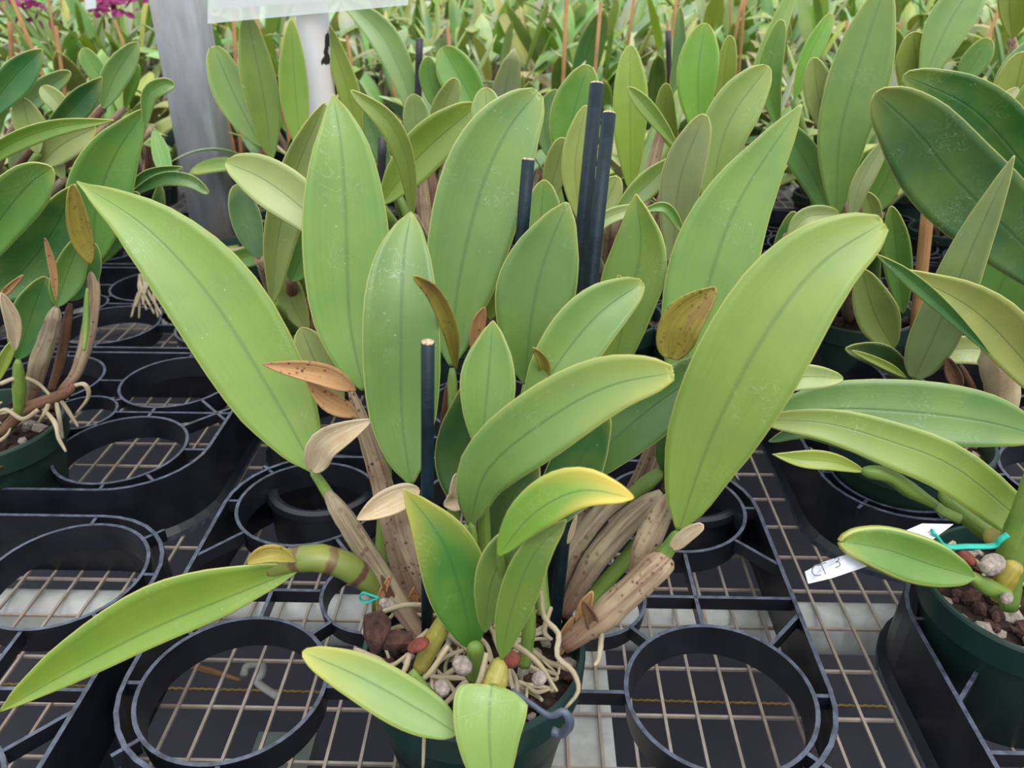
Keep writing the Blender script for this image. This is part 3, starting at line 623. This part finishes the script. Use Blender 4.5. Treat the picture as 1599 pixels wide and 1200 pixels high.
# ---- left plant with many roots
L = thing('potted_orchid', 'orchid at far left with brown bulbs and pale roots spilling over its pot', 'plant', (-.562, .712, 0))
make_pot(L, M['pot2']); make_mix(L, 11, n=120); make_roots(L, 21, 16, over=0)
LV = [([(-70, 300), (0, 236), (80, 202), (178, 188)], (15, 14), (.78, .76), (96, 138, 34), dict(et=.8)),
 ([(-70, 450), (0, 345), (45, 290), (82, 262)], (38, 38), (.70, .69), 's', dict(et=.5)),
 ([(148, 412), (150, 330), (180, 245), (232, 165)], (48, 44), (.84, .86), (92, 150, 66), dict(et=.9, sp=.45)),
 ([(226, 200), (232, 150), (255, 133), (273, 133)], (12, 14), (.85, .86), 's', dict(et=.5)),
 ([(158, 412), (195, 340), (215, 300)], (24, 20), (.86, .86), 's', dict()),
 ([(195, 310), (250, 280), (295, 282), (326, 302)], (10, 12), (.88, .88), 'd', dict(et=.4)),
 ([(200, 305), (230, 275), (285, 262)], (9, 9), (.90, .90), 'd', dict(et=.5)),
 ([(-40, 470), (30, 430), (85, 360), (118, 288)], (46, 36), (.78, .77), 'd', dict(et=.8)),
 ([(88, 480), (105, 430), (130, 365)], (22, 24), (.74, .76), 's', dict()),
 ([(110, 470), (128, 430), (148, 380)], (20, 24), (.76, .78), 'd', dict()),
 ([(28, 562), (48, 500), (72, 432)], 30, (.73, .75), 'd', dict()),
 ([(-10, 605), (8, 560), (28, 522)], 9, (.70, .70), 'y', dict(et=1)),
 ([(60, 260), (100, 225), (150, 200)], (26, 24), (.95, .95), 'p', dict())]
for p, w, Y, c, kw in LV: leaf(L, p, w, Y, c, **kw)
leaf(L, [(142, 412), (124, 360), (113, 288)], (16, 17), (.745, .74), 'n', name='flower_sheath', mat=M['sheath'], fold=30, bulge=.2, et=.5)
leaf(L, [(88, 470), (82, 420), (70, 372)], (5, 6), (.72, .72), 'n', name='papery_sheath', mat=M['brown'], fold=30)
leaf(L, [(24, 548), (18, 500), (2, 458)], (10, 12), (.70, .69), 'n', name='papery_sheath', mat=M['paper'], fold=30, bulge=.2)
leaf(L, [(-5, 470), (15, 450), (36, 430)], (5, 5), (.70, .69), 'n', name='papery_sheath', mat=M['brown'], fold=30, bulge=.2)
for p, r, Y, m in [([(48, 632), (60, 570), (78, 520), (88, 480)], [9, 15, 14, 9], (.72, .73), 'dry2'), ([(80, 610), (95, 560), (110, 475)], [7, 9, 8], (.74, .76), 'husk'), ([(96, 612), (120, 580), (138, 520), (146, 460), (142, 412)], [8, 10, 13, 12, 8], (.73, .78), 'dry'), ([(28, 650), (30, 610), (28, 562)], [6, 11, 7], (.70, .70), 'greenbulb'), ([(0, 680), (40, 640), (100, 615), (115, 600)], [9, 12, 10, 6], (.70, .72), 'husk')]: bulb(L, p, r, Y, m)
bulb(L, [(131, 548), (134, 510), (136, 450)], [2, 6, 3], (.715, .745), 'greenbulb', name='green_bulb_patch')
for P in ([(68, 640, .705), (85, 660, .69), (92, 685, .68), (103, 706, .675)], [(88, 625, .71), (92, 650, .70), (98, 685, .70)], [(95, 625, .71), (108, 645, .71), (122, 667, .71)], [(100, 610, .72), (130, 600, .72), (138, 620, .72), (118, 648, .72)], [(60, 640, .7), (35, 655, .69), (10, 640, .69), (-10, 650, .69)], [(80, 620, .71), (70, 645, .70), (60, 660, .70)], [(0, 600, .69), (30, 590, .7), (60, 600, .71), (80, 620, .71)]):
    root_at(L, [PY(*q) for q in P], .0021)

# ---- right front plant with name tag
Rp = thing('potted_orchid', 'orchid at right edge with a short fat leaf and a white name tag', 'plant', (.385, .490, 0))
make_pot(Rp, M['pot']); make_mix(Rp, 31, n=150); make_roots(Rp, 41, 8, over=0)
LV = [([(1680, 885), (1590, 810), (1490, 730), (1390, 690), (1290, 662), (1180, 655)], (42, 34), (.47, .50, .52), (132, 162, 66), dict(et=.6, fold=10, sp=.42)),
 ([(1180, 660), (1290, 640), (1430, 645), (1540, 660), (1625, 682)], (52, 48), (.58, .56), (92, 138, 70), dict(et=.55, fold=8)),
 ([(1350, 737), (1300, 722), (1250, 718), (1206, 710)], (14, 16), (.50, .50), 'o', dict(et=1)),
 ([(1200, 690), (1260, 672), (1330, 690), (1390, 715)], (14, 16), (.53, .53), 'd', dict()),
 ([(1520, 902), (1450, 882), (1380, 858), (1311, 846)], (36, 38), (.42, .415), (96, 136, 50), dict(et=.45, eb=.6, fold=20, th=.004))]
for p, w, Y, c, kw in LV: leaf(Rp, p, w, Y, c, **kw)
for p, r, Y, m in [([(1462, 790), (1420, 765), (1385, 742), (1345, 736)], [8, 15, 14, 11], (.50, .50), 'greenbulb'), ([(1500, 812), (1475, 800), (1460, 788)], [9, 9, 8], (.49, .50), 'greenbulb'), ([(1570, 930), (1540, 915), (1515, 900)], [15, 16, 10], (.425, .42), 'greenbulb'), ([(1575, 950), (1580, 870), (1600, 800), (1625, 700)], [14, 24, 20, 12], (.45, .46), 'greenbulb'), ([(1560, 935), (1572, 900), (1590, 880)], [14, 18, 14], (.43, .43), 'sheath'), ([(1600, 870), (1540, 830), (1490, 790), (1470, 765)], [10, 17, 16, 10], (.49, .53), 'greenbulb'), ([(1600, 860), (1570, 840), (1535, 840)], [18, 20, 14], (.48, .49), 'yelbulb')]: bulb(Rp, p, r, Y, m)
nugget(1550, 882, .425, .0105, 'pumice', 'pale lumpy stone in the right pot below the teal tie', 'pumice_stone', 'stone', 3)
nugget(1508, 872, .435, .0080, 'clay', 'red clay pebble in the right pot, left of the pale stone', 'clay_pebble', 'pebble', 3)
nugget(1572, 935, .412, .0045, 'pumice', 'tiny white stone at the near rim of the right pot', 'pumice_stone', 'stone', 3)
tie([(1456, 830), (1464, 840), (1478, 854), (1510, 854), (1550, 853), (1562, 843), (1574, 835)], .0027, 'teal plastic tie knotted across the right pot to the name tag', .44)
tg = thing('plant_tag', 'white plastic name tag under the short fat leaf of the right pot', 'tag', (0, 0, 0))
Pt = [PY(1257, 893, .405), PY(1262, 912, .402), PY(1300, 903, .404), PY(1380, 876, .414), PY(1450, 848, .432), PY(1489, 819, .452), PY(1440, 818, .45), PY(1400, 835, .438), PY(1330, 864, .416), PY(1288, 877, .408)]
mb = MB(); nrm = Vector((0, -.55, .83)); mb.v = [p for p in Pt] + [p - nrm * .0007 for p in Pt]; k = len(Pt)
mb.face(tuple(range(k)), [(0, 0)] * k); mb.face(tuple(reversed(range(k, 2 * k))), [(0, 0)] * k)
for i in range(k): mb.face((i, (i + 1) % k, k + (i + 1) % k, k + i), [(0, 0)] * 4)
put('tag_blade', mb.mesh('tag'), tg, [M['white']], False)
mb = MB()
for st in ([(1281, 883), (1272, 884), (1268, 892), (1272, 899), (1282, 898)], [(1272, 884), (1283, 881), (1290, 879)], [(1282, 881), (1286, 890), (1289, 897)], [(1303, 873), (1309, 871), (1309, 876), (1305, 878), (1311, 879), (1311, 884), (1305, 887)]):
    tube(mb, [PY(x, y, .4045 + (x - 1280) * .00012 - .0012) for x, y in st], [.00035, .00035], 5, 14)
put('pencil_writing', mb.mesh('writing'), tg, [M['ink']])

# ---- right back plant, dark leaves
Rb = thing('potted_orchid', 'orchid at upper right with two broad dark green leaves', 'plant', (.385, .715, 0))
make_pot(Rb, M['pot2']); make_mix(Rb, 51, n=60)
LV = [([(1690, 480), (1600, 385), (1500, 290), (1430, 205), (1366, 145)], (66, 66), (.70, .69, .68), (54, 96, 50), dict(et=.5, fold=6)),
 ([(1650, 330), (1580, 235), (1510, 165), (1410, 118)], (40, 46), (.76, .76), (24, 88, 14), dict(et=.5, fold=6)),
 ([(1428, 592), (1470, 500), (1525, 370), (1584, 243)], (36, 34), (.64, .62), (128, 152, 100), dict(et=.8, sp=.3, eb=.5)),
 ([(1665, 650), (1590, 555), (1510, 478), (1392, 418)], (34, 44), (.61, .60), (158, 172, 92), dict(et=1.0)),
 ([(1545, 552), (1470, 480), (1415, 432), (1366, 396)], (11, 13), (.595, .595), 'd', dict(et=.9)),
 ([(1530, 520), (1560, 450), (1599, 380)], (50, 50), (.78, .78), 's', dict()),
 ([(1520, 430), (1580, 440), (1640, 480)], (40, 50), (.80, .78), 's', dict()),
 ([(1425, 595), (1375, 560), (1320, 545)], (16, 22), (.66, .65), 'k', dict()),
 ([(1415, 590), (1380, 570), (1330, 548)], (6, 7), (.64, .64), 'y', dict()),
 ([(1440, 560), (1510, 545), (1599, 560)], (20, 24), (.72, .70), 'p', dict()),
 ([(1395, 545), (1365, 490), (1345, 420)], (28, 34), (.74, .74), 'u', dict()),
 ([(1410, 490), (1400, 400), (1392, 322)], (20, 22), (.78, .78), 's', dict()),
 ([(1599, 330), (1599, 220), (1640, 100)], (40, 30), (.85, .85), 'o', dict())]
for p, w, Y, c, kw in LV: leaf(Rb, p, w, Y, c, **kw)
bulb(Rb, [(1562, 690), (1565, 620), (1560, 560), (1550, 520)], [14, 26, 30, 14], (.645, .645), 'paper', name='pale_sheathed_bulb')
bulb(Rb, [(1440, 700), (1432, 640), (1428, 592)], [8, 10, 8], (.66, .64), 'greenbulb')
bulb(Rb, [(1470, 640), (1520, 620), (1500, 570)], [6, 6, 5], (.66, .64), 'husk')
leaf(Rb, [(1500, 610), (1490, 585), (1478, 558)], (12, 10), (.62, .62), 'n', name='papery_sheath', mat=M['husk'], fold=30, bulge=.2)

# ------------------------------------------------------------------ hand placed plants behind
def plant(label, X, Yc, leaves, seed, npot=True):
    t = thing('potted_orchid', label, 'plant', (X, Yc, 0)); make_pot(t, M['pot2']); make_mix(t, seed, n=40); rnd = random.Random(seed)
    for p, w, Y, c, kw in leaves:
        kw.setdefault('et', .45); kw.setdefault('sp', .58); leaf(t, p, w, Y, c, **kw); base = PY(p[0][0], p[0][1], Y[0] if isinstance(Y, tuple) else Y)
        cr_ = Vector((X + rnd.uniform(-.035, .035), Yc + rnd.uniform(-.035, .035), .106))
        mid = (cr_ + base) / 2 + Vector((0, 0, -.01)); off = cr_.copy(); mb = MB()
        tube(mb, [cr_, mid, base], [.006, .0105, .0095, .005], 10, 12, .85, .1); o = put('pseudobulb', mb.mesh('bulb', off), t, [M[rnd.choice(('dry', 'dry2', 'greenbulb', 'husk'))]]); o.location = off - t.location
    return t
plant('orchid behind the big left leaf, in front of the white sign pipe', -.30, .97, [
 ([(425, 475), (435, 370), (465, 262), (508, 160)], (26, 34), (.72, .74), (112, 132, 66), dict(et=.7)),
 ([(405, 405), (385, 350), (370, 288)], (22, 24), (.80, .82), 'dd', dict()),
 ([(455, 440), (470, 400), (478, 350)], (26, 28), (.76, .76), 's', dict()),
 ([(470, 240), (462, 150), (455, 30)], (24, 20), (.95, .97), (110, 146, 38), dict(et=.7)),
 ([(425, 250), (412, 150), (385, 20)], (30, 24), (.98, 1.0), (106, 144, 48), dict(et=.6)),
 ([(410, 230), (372, 160), (333, 72)], (30, 26), (1.02, 1.04), (126, 164, 86), dict()),
 ([(560, 240), (545, 150), (510, 40)], (16, 18), (1.0, 1.0), 'o', dict()),
 ([(480, 520), (455, 470), (440, 420)], (20, 22), (.78, .78), 'u', dict()),
 ([(440, 300), (400, 290), (372, 300)], (12, 10), (.95, .95), 's', dict())], 61)
plant('orchid behind centre with a narrow leaf arching left and a broad olive leaf', -.10, 1.0, [
 ([(645, 340), (636, 255), (606, 190), (548, 141)], (20, 15), (.68, .66), (128, 154, 66), dict(et=.6)),
 ([(595, 320), (655, 245), (745, 165)], (36, 32), (.84, .86), (112, 146, 42), dict()),
 ([(655, 240), (650, 190), (646, 147)], (20, 20), (.98, .99), (96, 128, 60), dict(et=.5)),
 ([(690, 230), (690, 180), (712, 122)], (18, 20), (1.0, 1.0), 'u', dict()),
 ([(770, 240), (762, 185), (757, 137)], (24, 24), (.80, .81), (130, 164, 96), dict(et=.5)),
 ([(755, 195), (722, 130), (690, 74)], (30, 30), (1.1, 1.12), (78, 138, 30), dict(et=.5)),
 ([(690, 180), (672, 130), (668, 88)], (16, 16), (1.12, 1.12), 's', dict(et=.5)),
 ([(660, 215), (628, 120), (592, 50), (530, -5)], (22, 24), (1.3, 1.34), (118, 158, 88), dict(et=.8)),
 ([(620, 300), (580, 200), (550, 120)], (16, 16), (1.05, 1.05), 't', dict())], 62)
plant('orchid behind the tall pair of navy stakes with upright olive leaves', .10, 1.02, [
 ([(905, 300), (893, 200), (918, 101)], (36, 38), (.92, .94), (82, 142, 26), dict(et=.5)),
 ([(908, 350), (898, 260), (915, 164)], (22, 22), (.82, .84), (140, 162, 78), dict(et=.6)),
 ([(985, 300), (984, 180), (984, 70)], (27, 27), (.92, .95), (118, 152, 38), dict(et=.55)),
 ([(1060, 235), (1015, 175), (980, 136)], (12, 13), (.88, .88), 'n', dict(et=.6)),
 ([(852, 420), (845, 345), (850, 281)], (26, 30), (.66, .67), (106, 146, 74), dict(et=.6)),
 ([(955, 340), (1005, 295), (1052, 248)], (20, 20), (.76, .78), (106, 138, 52), dict(et=.7)),
 ([(915, 380), (945, 342), (1005, 322)], (11, 12), (.70, .70), (170, 192, 130), dict()),
 ([(1000, 330), (1040, 325), (1066, 362)], (8, 9), (.70, .70), 's', dict()),
 ([(930, 350), (950, 310), (965, 276)], (22, 18), (.78, .78), 'p', dict()),
 ([(860, 250), (850, 190), (870, 140)], (18, 18), (1.05, 1.05), 't', dict()),
 ([(1045, 160), (1062, 90), (1062, 10)], (12, 8), (1.1, 1.1), 't', dict()),
 ([(850, 330), (870, 260), (880, 215)], (20, 20), (.88, .88), 'u', dict())], 63)
plant('orchid right of centre with a bright upright leaf left of a dark stake', .23, 1.0, [
 ([(1092, 220), (1090, 120), (1101, 36)], (33, 30), (.96, .98), (98, 154, 32), dict(et=.55)),
 ([(1105, 330), (1135, 200), (1200, 103)], (40, 36), (.80, .82), (122, 158, 72), dict(et=.55)),
 ([(1050, 420), (1060, 290), (1100, 178)], (30, 34), (.74, .75), (118, 138, 88), dict(et=.5)),
 ([(1160, 200), (1195, 90), (1240, -20)], (14, 16), (1.05, 1.08), 'n', dict()),
 ([(1215, 200), (1200, 120), (1220, 30)], (16, 20), (1.0, 1.0), 's', dict()),
 ([(1135, 200), (1130, 130), (1140, 55)], (14, 18), (1.05, 1.05), 'o', dict()),
 ([(1060, 240), (1040, 190), (1040, 130)], (16, 16), (1.0, 1.0), 'o', dict()),
 ([(1215, 500), (1225, 400), (1240, 330)], (18, 18), (.8, .8), 'd', dict())], 64)
plant('orchid at right with one very tall leaf reaching the top of the photo', .44, 1.04, [
 ([(1305, 340), (1312, 210), (1345, 90), (1385, -30)], (40, 50), (.80, .82), (102, 146, 66), dict(et=.7, fold=10)),
 ([(1240, 155), (1265, 85), (1299, 21)], (14, 16), (1.05, 1.06), 'b', dict()),
 ([(1300, 230), (1278, 150), (1270, 90)], (20, 22), (1.0, 1.0), 'p', dict(et=.5)),
 ([(1305, 240), (1308, 150), (1330, 66)], (22, 20), (.98, .98), 'p', dict()),
 ([(1300, 345), (1262, 260), (1215, 190)], (24, 26), (.84, .84), (86, 136, 72), dict()),
 ([(1328, 345), (1345, 285), (1390, 208)], (14, 16), (.76, .76), (140, 162, 112), dict(et=.8)),
 ([(1350, 345), (1380, 290), (1400, 240)], (24, 24), (.82, .82), 's', dict()),
 ([(1370, 370), (1362, 330), (1350, 300)], (14, 14), (.78, .78), 'u', dict()),
 ([(1230, 370), (1260, 340), (1310, 335)], (16, 14), (.74, .74), 'p', dict()),
 ([(1330, 360), (1280, 350), (1244, 362)], (12, 12), (.74, .74), 's', dict())], 65)
plant('orchid in the upper right corner behind the dark leaves', .72, 1.0, [
 ([(1425, 190), (1432, 110), (1425, 50)], (30, 32), (.96, .96), 'o', dict(et=.5)),
 ([(1440, 130), (1480, 40), (1530, -40)], (32, 34), (.94, .96), (104, 152, 70), dict()),
 ([(1420, 110), (1470, 30), (1500, -30)], (14, 14), (.98, .98), 'o', dict()),
 ([(1555, 190), (1585, 120), (1640, 50)], (26, 22), (.88, .88), (98, 144, 92), dict()),
 ([(1590, 270), (1580, 180), (1599, 80)], (34, 40), (.86, .86), (136, 160, 66), dict()),
 ([(1580, 60), (1575, 0), (1580, -60)], (16, 40), (1.0, 1.0), 'o', dict()),
 ([(1500, 130), (1520, 100), (1545, 60)], (20, 20), (1.05, 1.05), 's', dict()),
 ([(1490, 210), (1530, 180), (1555, 150)], (12, 12), (.82, .82), 'p', dict()),
 ([(1480, 250), (1545, 180), (1590, 137)], (12, 12), (.80, .80), (170, 184, 130), dict())], 66)
plant('orchid at upper left with dark pointed leaves, behind the root filled pot', -.88, 1.12, [
 ([(60, 220), (115, 170), (160, 120)], (18, 22), (.98, 1.0), 'dd', dict(et=.9)),
 ([(160, 170), (180, 120), (215, 66)], (20, 20), (1.08, 1.1), (96, 140, 76), dict(et=.6)),
 ([(-30, 190), (15, 130), (66, 77)], (22, 26), (.92, .94), (50, 116, 54), dict(et=.7)),
 ([(60, 240), (45, 195), (34, 152)], (22, 22), (.94, .94), (132, 158, 92), dict(et=.6)),
 ([(195, 170), (205, 130), (215, 100)], (10, 10), (1.12, 1.12), 'b', dict()),
 ([(120, 200), (90, 160), (65, 135)], (16, 14), (1.0, 1.0), 'p', dict()),
 ([(175, 150), (150, 110), (130, 75)], (16, 14), (1.12, 1.12), 's', dict()),
 ([(30, 180), (60, 150), (110, 112)], (18, 14), (1.05, 1.05), 't', dict()),
 ([(240, 200), (250, 240), (262, 280)], (14, 12), (1.1, 1.05), 's', dict()),
 ([(100, 280), (85, 240), (110, 210)], (18, 14), (.96, .96), 'p', dict())], 67)
ro = plant('orchid behind the big left leaf, its bundle of pale roots hanging down', -.47, 1.27, [
 ([(250, 400), (245, 350), (250, 290)], (12, 12), (1.15, 1.15), 'd', dict()),
 ([(300, 420), (390, 400), (430, 380)], (16, 16), (1.1, 1.05), 's', dict()),
 ([(220, 400), (200, 370), (190, 330)], (14, 12), (1.15, 1.15), 'dd', dict())], 68)
for k in range(12):
    a = PY(235 + R.uniform(-20, 20), 430, 1.14); b_ = PY(205 + k * 6, 485 + R.uniform(-12, 14), 1.08); root_at(ro, [a, (a + b_) / 2 + Vector((0, -.01, .01)), b_], .0022)

# ------------------------------------------------------------------ random orchids on the rest of the bench
PAL = [(168, 164, 72), (142, 158, 46), (176, 192, 150), (186, 198, 160), (150, 178, 112), (166, 190, 140), (140, 172, 84), (150, 168, 70), (100, 146, 58), (84, 134, 44), (118, 154, 60), (126, 158, 84), (96, 140, 78), (132, 150, 60), (64, 118, 50), (140, 166, 104), (110, 140, 70), (88, 146, 36)]
def blade(mb, P0, d, L_, hw, droop, up, rnd, mi=0, n=12, NU=3):
    """free leaf: start, direction, length, half width, droop"""
    C = []; T = []; p = Vector(P0); t = Vector(d).normalized()
    for i in range(n + 1):
        C.append(p.copy()); T.append(t.copy()); p = p + t * (L_ / n); t = (t + Vector((0, 0, -droop / n)) + Vector((d[0], d[1], 0)) * (droop * .4 / n)).normalized()
    Ld, Rd, N = [], [], []; tw = rnd.uniform(-.5, .5)
    for i, c in enumerate(C):
        s = T[i].cross(Vector(up)).normalized(); nrm = s.cross(T[i]).normalized(); s = (s * math.cos(tw) + nrm * math.sin(tw)).normalized(); nrm = s.cross(T[i]).normalized()
        w = max(prof_w(i / n, .56, .8, .5), .04) * hw
        Rd.append((s * .96 + nrm * .25) * w); Ld.append((-s * .96 + nrm * .25) * w); N.append(nrm)
    strip(mb, C, Ld, Rd, N, NU, -.06, mi)
def rand_orchid(seed, merged=False, nb=8, n=12, thin=False):
    rnd = random.Random(seed)
    if merged: tot = MB()
    else: t = thing('potted_orchid', '', 'plant'); make_pot(t, M['pot2'], .07, .11); make_mix(t, seed, n=30)
    if merged:
        mb = MB(); lathe(mb, [(0, 0), (.052, 0), (.068, .11), (.064, .11), (.06, .1), (0, .1)], 16); tot.merge(mb, mi=2, col=(.02, .05, .04, 1))
    for k in range(nb):
        a = 6.283 * k / nb + rnd.uniform(-.4, .4); lean = rnd.uniform(.1, .65); r0 = rnd.uniform(.01, .045)
        b0 = Vector((r0 * math.cos(a), r0 * math.sin(a), .10)); d = Vector((math.cos(a) * lean, math.sin(a) * lean, 1)).normalized(); BLn = rnd.uniform(.07, .14); b1 = b0 + d * BLn
        mb = MB(); tube(mb, [b0, (b0 + b1) / 2, b1], [.005, .009, .009, .004], 8, 8, .85, .1)
        if merged: tot.merge(mb, mi=1, col=(.3, .26, .17, 1))
        else: put('pseudobulb', mb.mesh('bulb'), t, [M[rnd.choice(('dry', 'dry2', 'greenbulb', 'husk'))]])
        for q in range(rnd.choice((1, 1, 2))):
            a2 = a + rnd.uniform(-.9, .9); ln = lean * rnd.uniform(.6, 2.6); dd = Vector((math.cos(a2) * ln, math.sin(a2) * ln, 1)); mb = MB()
            hw = rnd.uniform(.020, .033) if not (thin or rnd.random() < .2) else rnd.uniform(.006, .014)
            blade(mb, b1, dd, rnd.uniform(.15, .24) * (.8 if merged else 1), hw * (.8 if merged else 1), rnd.uniform(.1, 1.9), Vector((-math.sin(a2), math.cos(a2), 0)).cross(dd), rnd, n=n)
            c = rnd.choice(PAL); c = tuple(x * rnd.uniform(.85, 1.12) for x in c)
            if merged: tot.merge(mb, mi=0, col=lin(c))
            else:
                o = put('leaf', mb.mesh('leaf'), t, [M['leaf']]); o.color = lin(c); sm = o.modifiers.new('thickness', 'SOLIDIFY'); sm.thickness = .0011; sm.offset = 0
    if merged:
        return put('potted_orchid', tot.mesh('orchid'), None, [M['far'], M['dry2'], M['pot2']])
    return t
near = [rand_orchid(100 + i, False, 7 + i % 3) for i in range(6)]
far = [rand_orchid(200 + i, True, 10 + i % 4, 9, i % 3 == 2) for i in range(9)]
for o in far: tag(o, 'x', 'plant')
ORD = ['first', 'second', 'third', 'fourth', 'fifth', 'sixth', 'seventh', 'eighth', 'ninth', 'tenth', 'eleventh', 'twelfth', 'thirteenth', 'fourteenth', 'fifteenth', 'sixteenth', 'seventeenth', 'eighteenth', 'nineteenth', 'twentieth']
used = set(); slots = []
rows = []
y = 1.30; ri = 0
while y < 2.15:
    hw = .72 * y + .22; xs = []; x = -hw + R.uniform(0, .1)
    while x < hw:
        px = x + R.uniform(-.03, .03); xs.append(px); x += .205
    rows.append((y, xs)); y += .215; ri += 1
for j, (yy, xs) in enumerate(rows):
    cnt = 0
    for px in xs:
        if j == 0 and -.70 < px < -.3: continue
        if abs(px + .58) < .10 and yy < 1.75: continue
        k = R.randrange(6);
        lab = 'green orchid behind the front plants, %s from left in the %s row back' % (ORD[min(cnt, 19)], ORD[j])
        pos = (px, yy + R.uniform(-.03, .03), 0); cnt += 1
        if k not in used: o = near[k]; o.location = pos; o.rotation_euler = (0, 0, R.uniform(0, 6.28)); o['label'] = lab; o.scale = (.85, .85, .85); used.add(k)
        else: o = dup(near[k], pos, lab, None, R.uniform(0, 6.28), R.uniform(.78, .98))
        o['group'] = 'orchids in the middle rows'
y = 2.2; nf = 0; usedf = set(); fr = 0
while y < 6.2:
    hw = .70 * y + .15; x = -hw + R.uniform(0, .1); st = .225 + (y - 2.2) * .045
    while x < hw:
        k = R.randrange(9); zone = ('at the far left' , 'left of the steel post', 'behind the sign post', 'left of centre', 'above the navy stakes', 'right of centre', 'behind the very tall leaf', 'at the far right')[max(0, min(7, int((x / y + .62) / .155)))]; dist = ORD[fr]
        if k not in usedf: o = far[k]; usedf.add(k)
        else: o = far[k].copy(); COL.objects.link(o)
        o.location = (x + R.uniform(-.05, .05), y + R.uniform(-.05, .05), R.uniform(0, .03)); o.rotation_euler = (0, 0, R.uniform(0, 6.28)); s = R.uniform(.95, 1.3); o.scale = (s, s, s)
        o['label'] = 'small blurred orchid in the %s of the distant rows, %s' % (dist, zone); o['group'] = 'distant orchids, %s row %s' % (dist, zone); nf += 1; x += st
    y += st * .95; fr += 1
print('far plants', nf)
# canes standing in the background
for k in range(44):
    px = R.uniform(0, 1599); yy = R.uniform(1.5, 4.2); b = PY(px, 300, yy); hgt = R.uniform(.36, .50)
    mb = MB(); tube(mb, [(0, 0, .02), (R.uniform(-.02, .02), 0, hgt / 2), (R.uniform(-.04, .04), R.uniform(-.02, .02), hgt)], [.0036, .0036], 8, 4)
    o = put('bamboo_stake', mb.mesh('cane'), None, [M['cane']]); o.location = (b.x, yy, 0); tag(o, 'thin orange bamboo cane standing among the background orchids', 'stake', 'background bamboo canes')
stake(15, 35, 1.5, 20, 110, 1.5, .004, 'orange cane nearest the upper left corner', 'cane', 'bamboo_stake')
stake(1043, 48, 1.6, 1046, 140, 1.6, .005, 'dark stake above and right of the tall navy pair', 'darkstake')
# magenta flower heads
for i, (px, py, Yv) in enumerate(((165, 2, 2.2), (50, 12, 2.3), (188, 6, 2.25))):
    rnd = random.Random(i); mb = MB(); c = PY(px, py, Yv)
    for k in range(26):
        d = Vector((rnd.uniform(-1, 1), rnd.uniform(-1, 1), rnd.uniform(-.6, 1))).normalized(); blade(mb, d * .006 + Vector((rnd.uniform(-.05, .05), rnd.uniform(-.03, .03), rnd.uniform(-.03, .03))), d, .035, .008, .3, d.cross(Vector((.3, .5, .8))), rnd, n=5, NU=2)
    o = put('flower_head', mb.mesh('flower'), None, [M['magenta']]); o.location = c; tag(o, ['magenta flower head at top left, the middle one of three', 'magenta flower head farthest left at the top edge', 'magenta flower head at top left, nearest the steel post'][i], 'flower')
quad_slab([(134, 15), (130, -20), (148, -22), (150, 13)], 2.0, .001, 'plant_tag', None, M['white']); tag(bpy.data.objects['plant_tag.001'] if 'plant_tag.001' in bpy.data.objects else bpy.data.objects['plant_tag'], 'small white tag at the top edge, far left', 'tag')
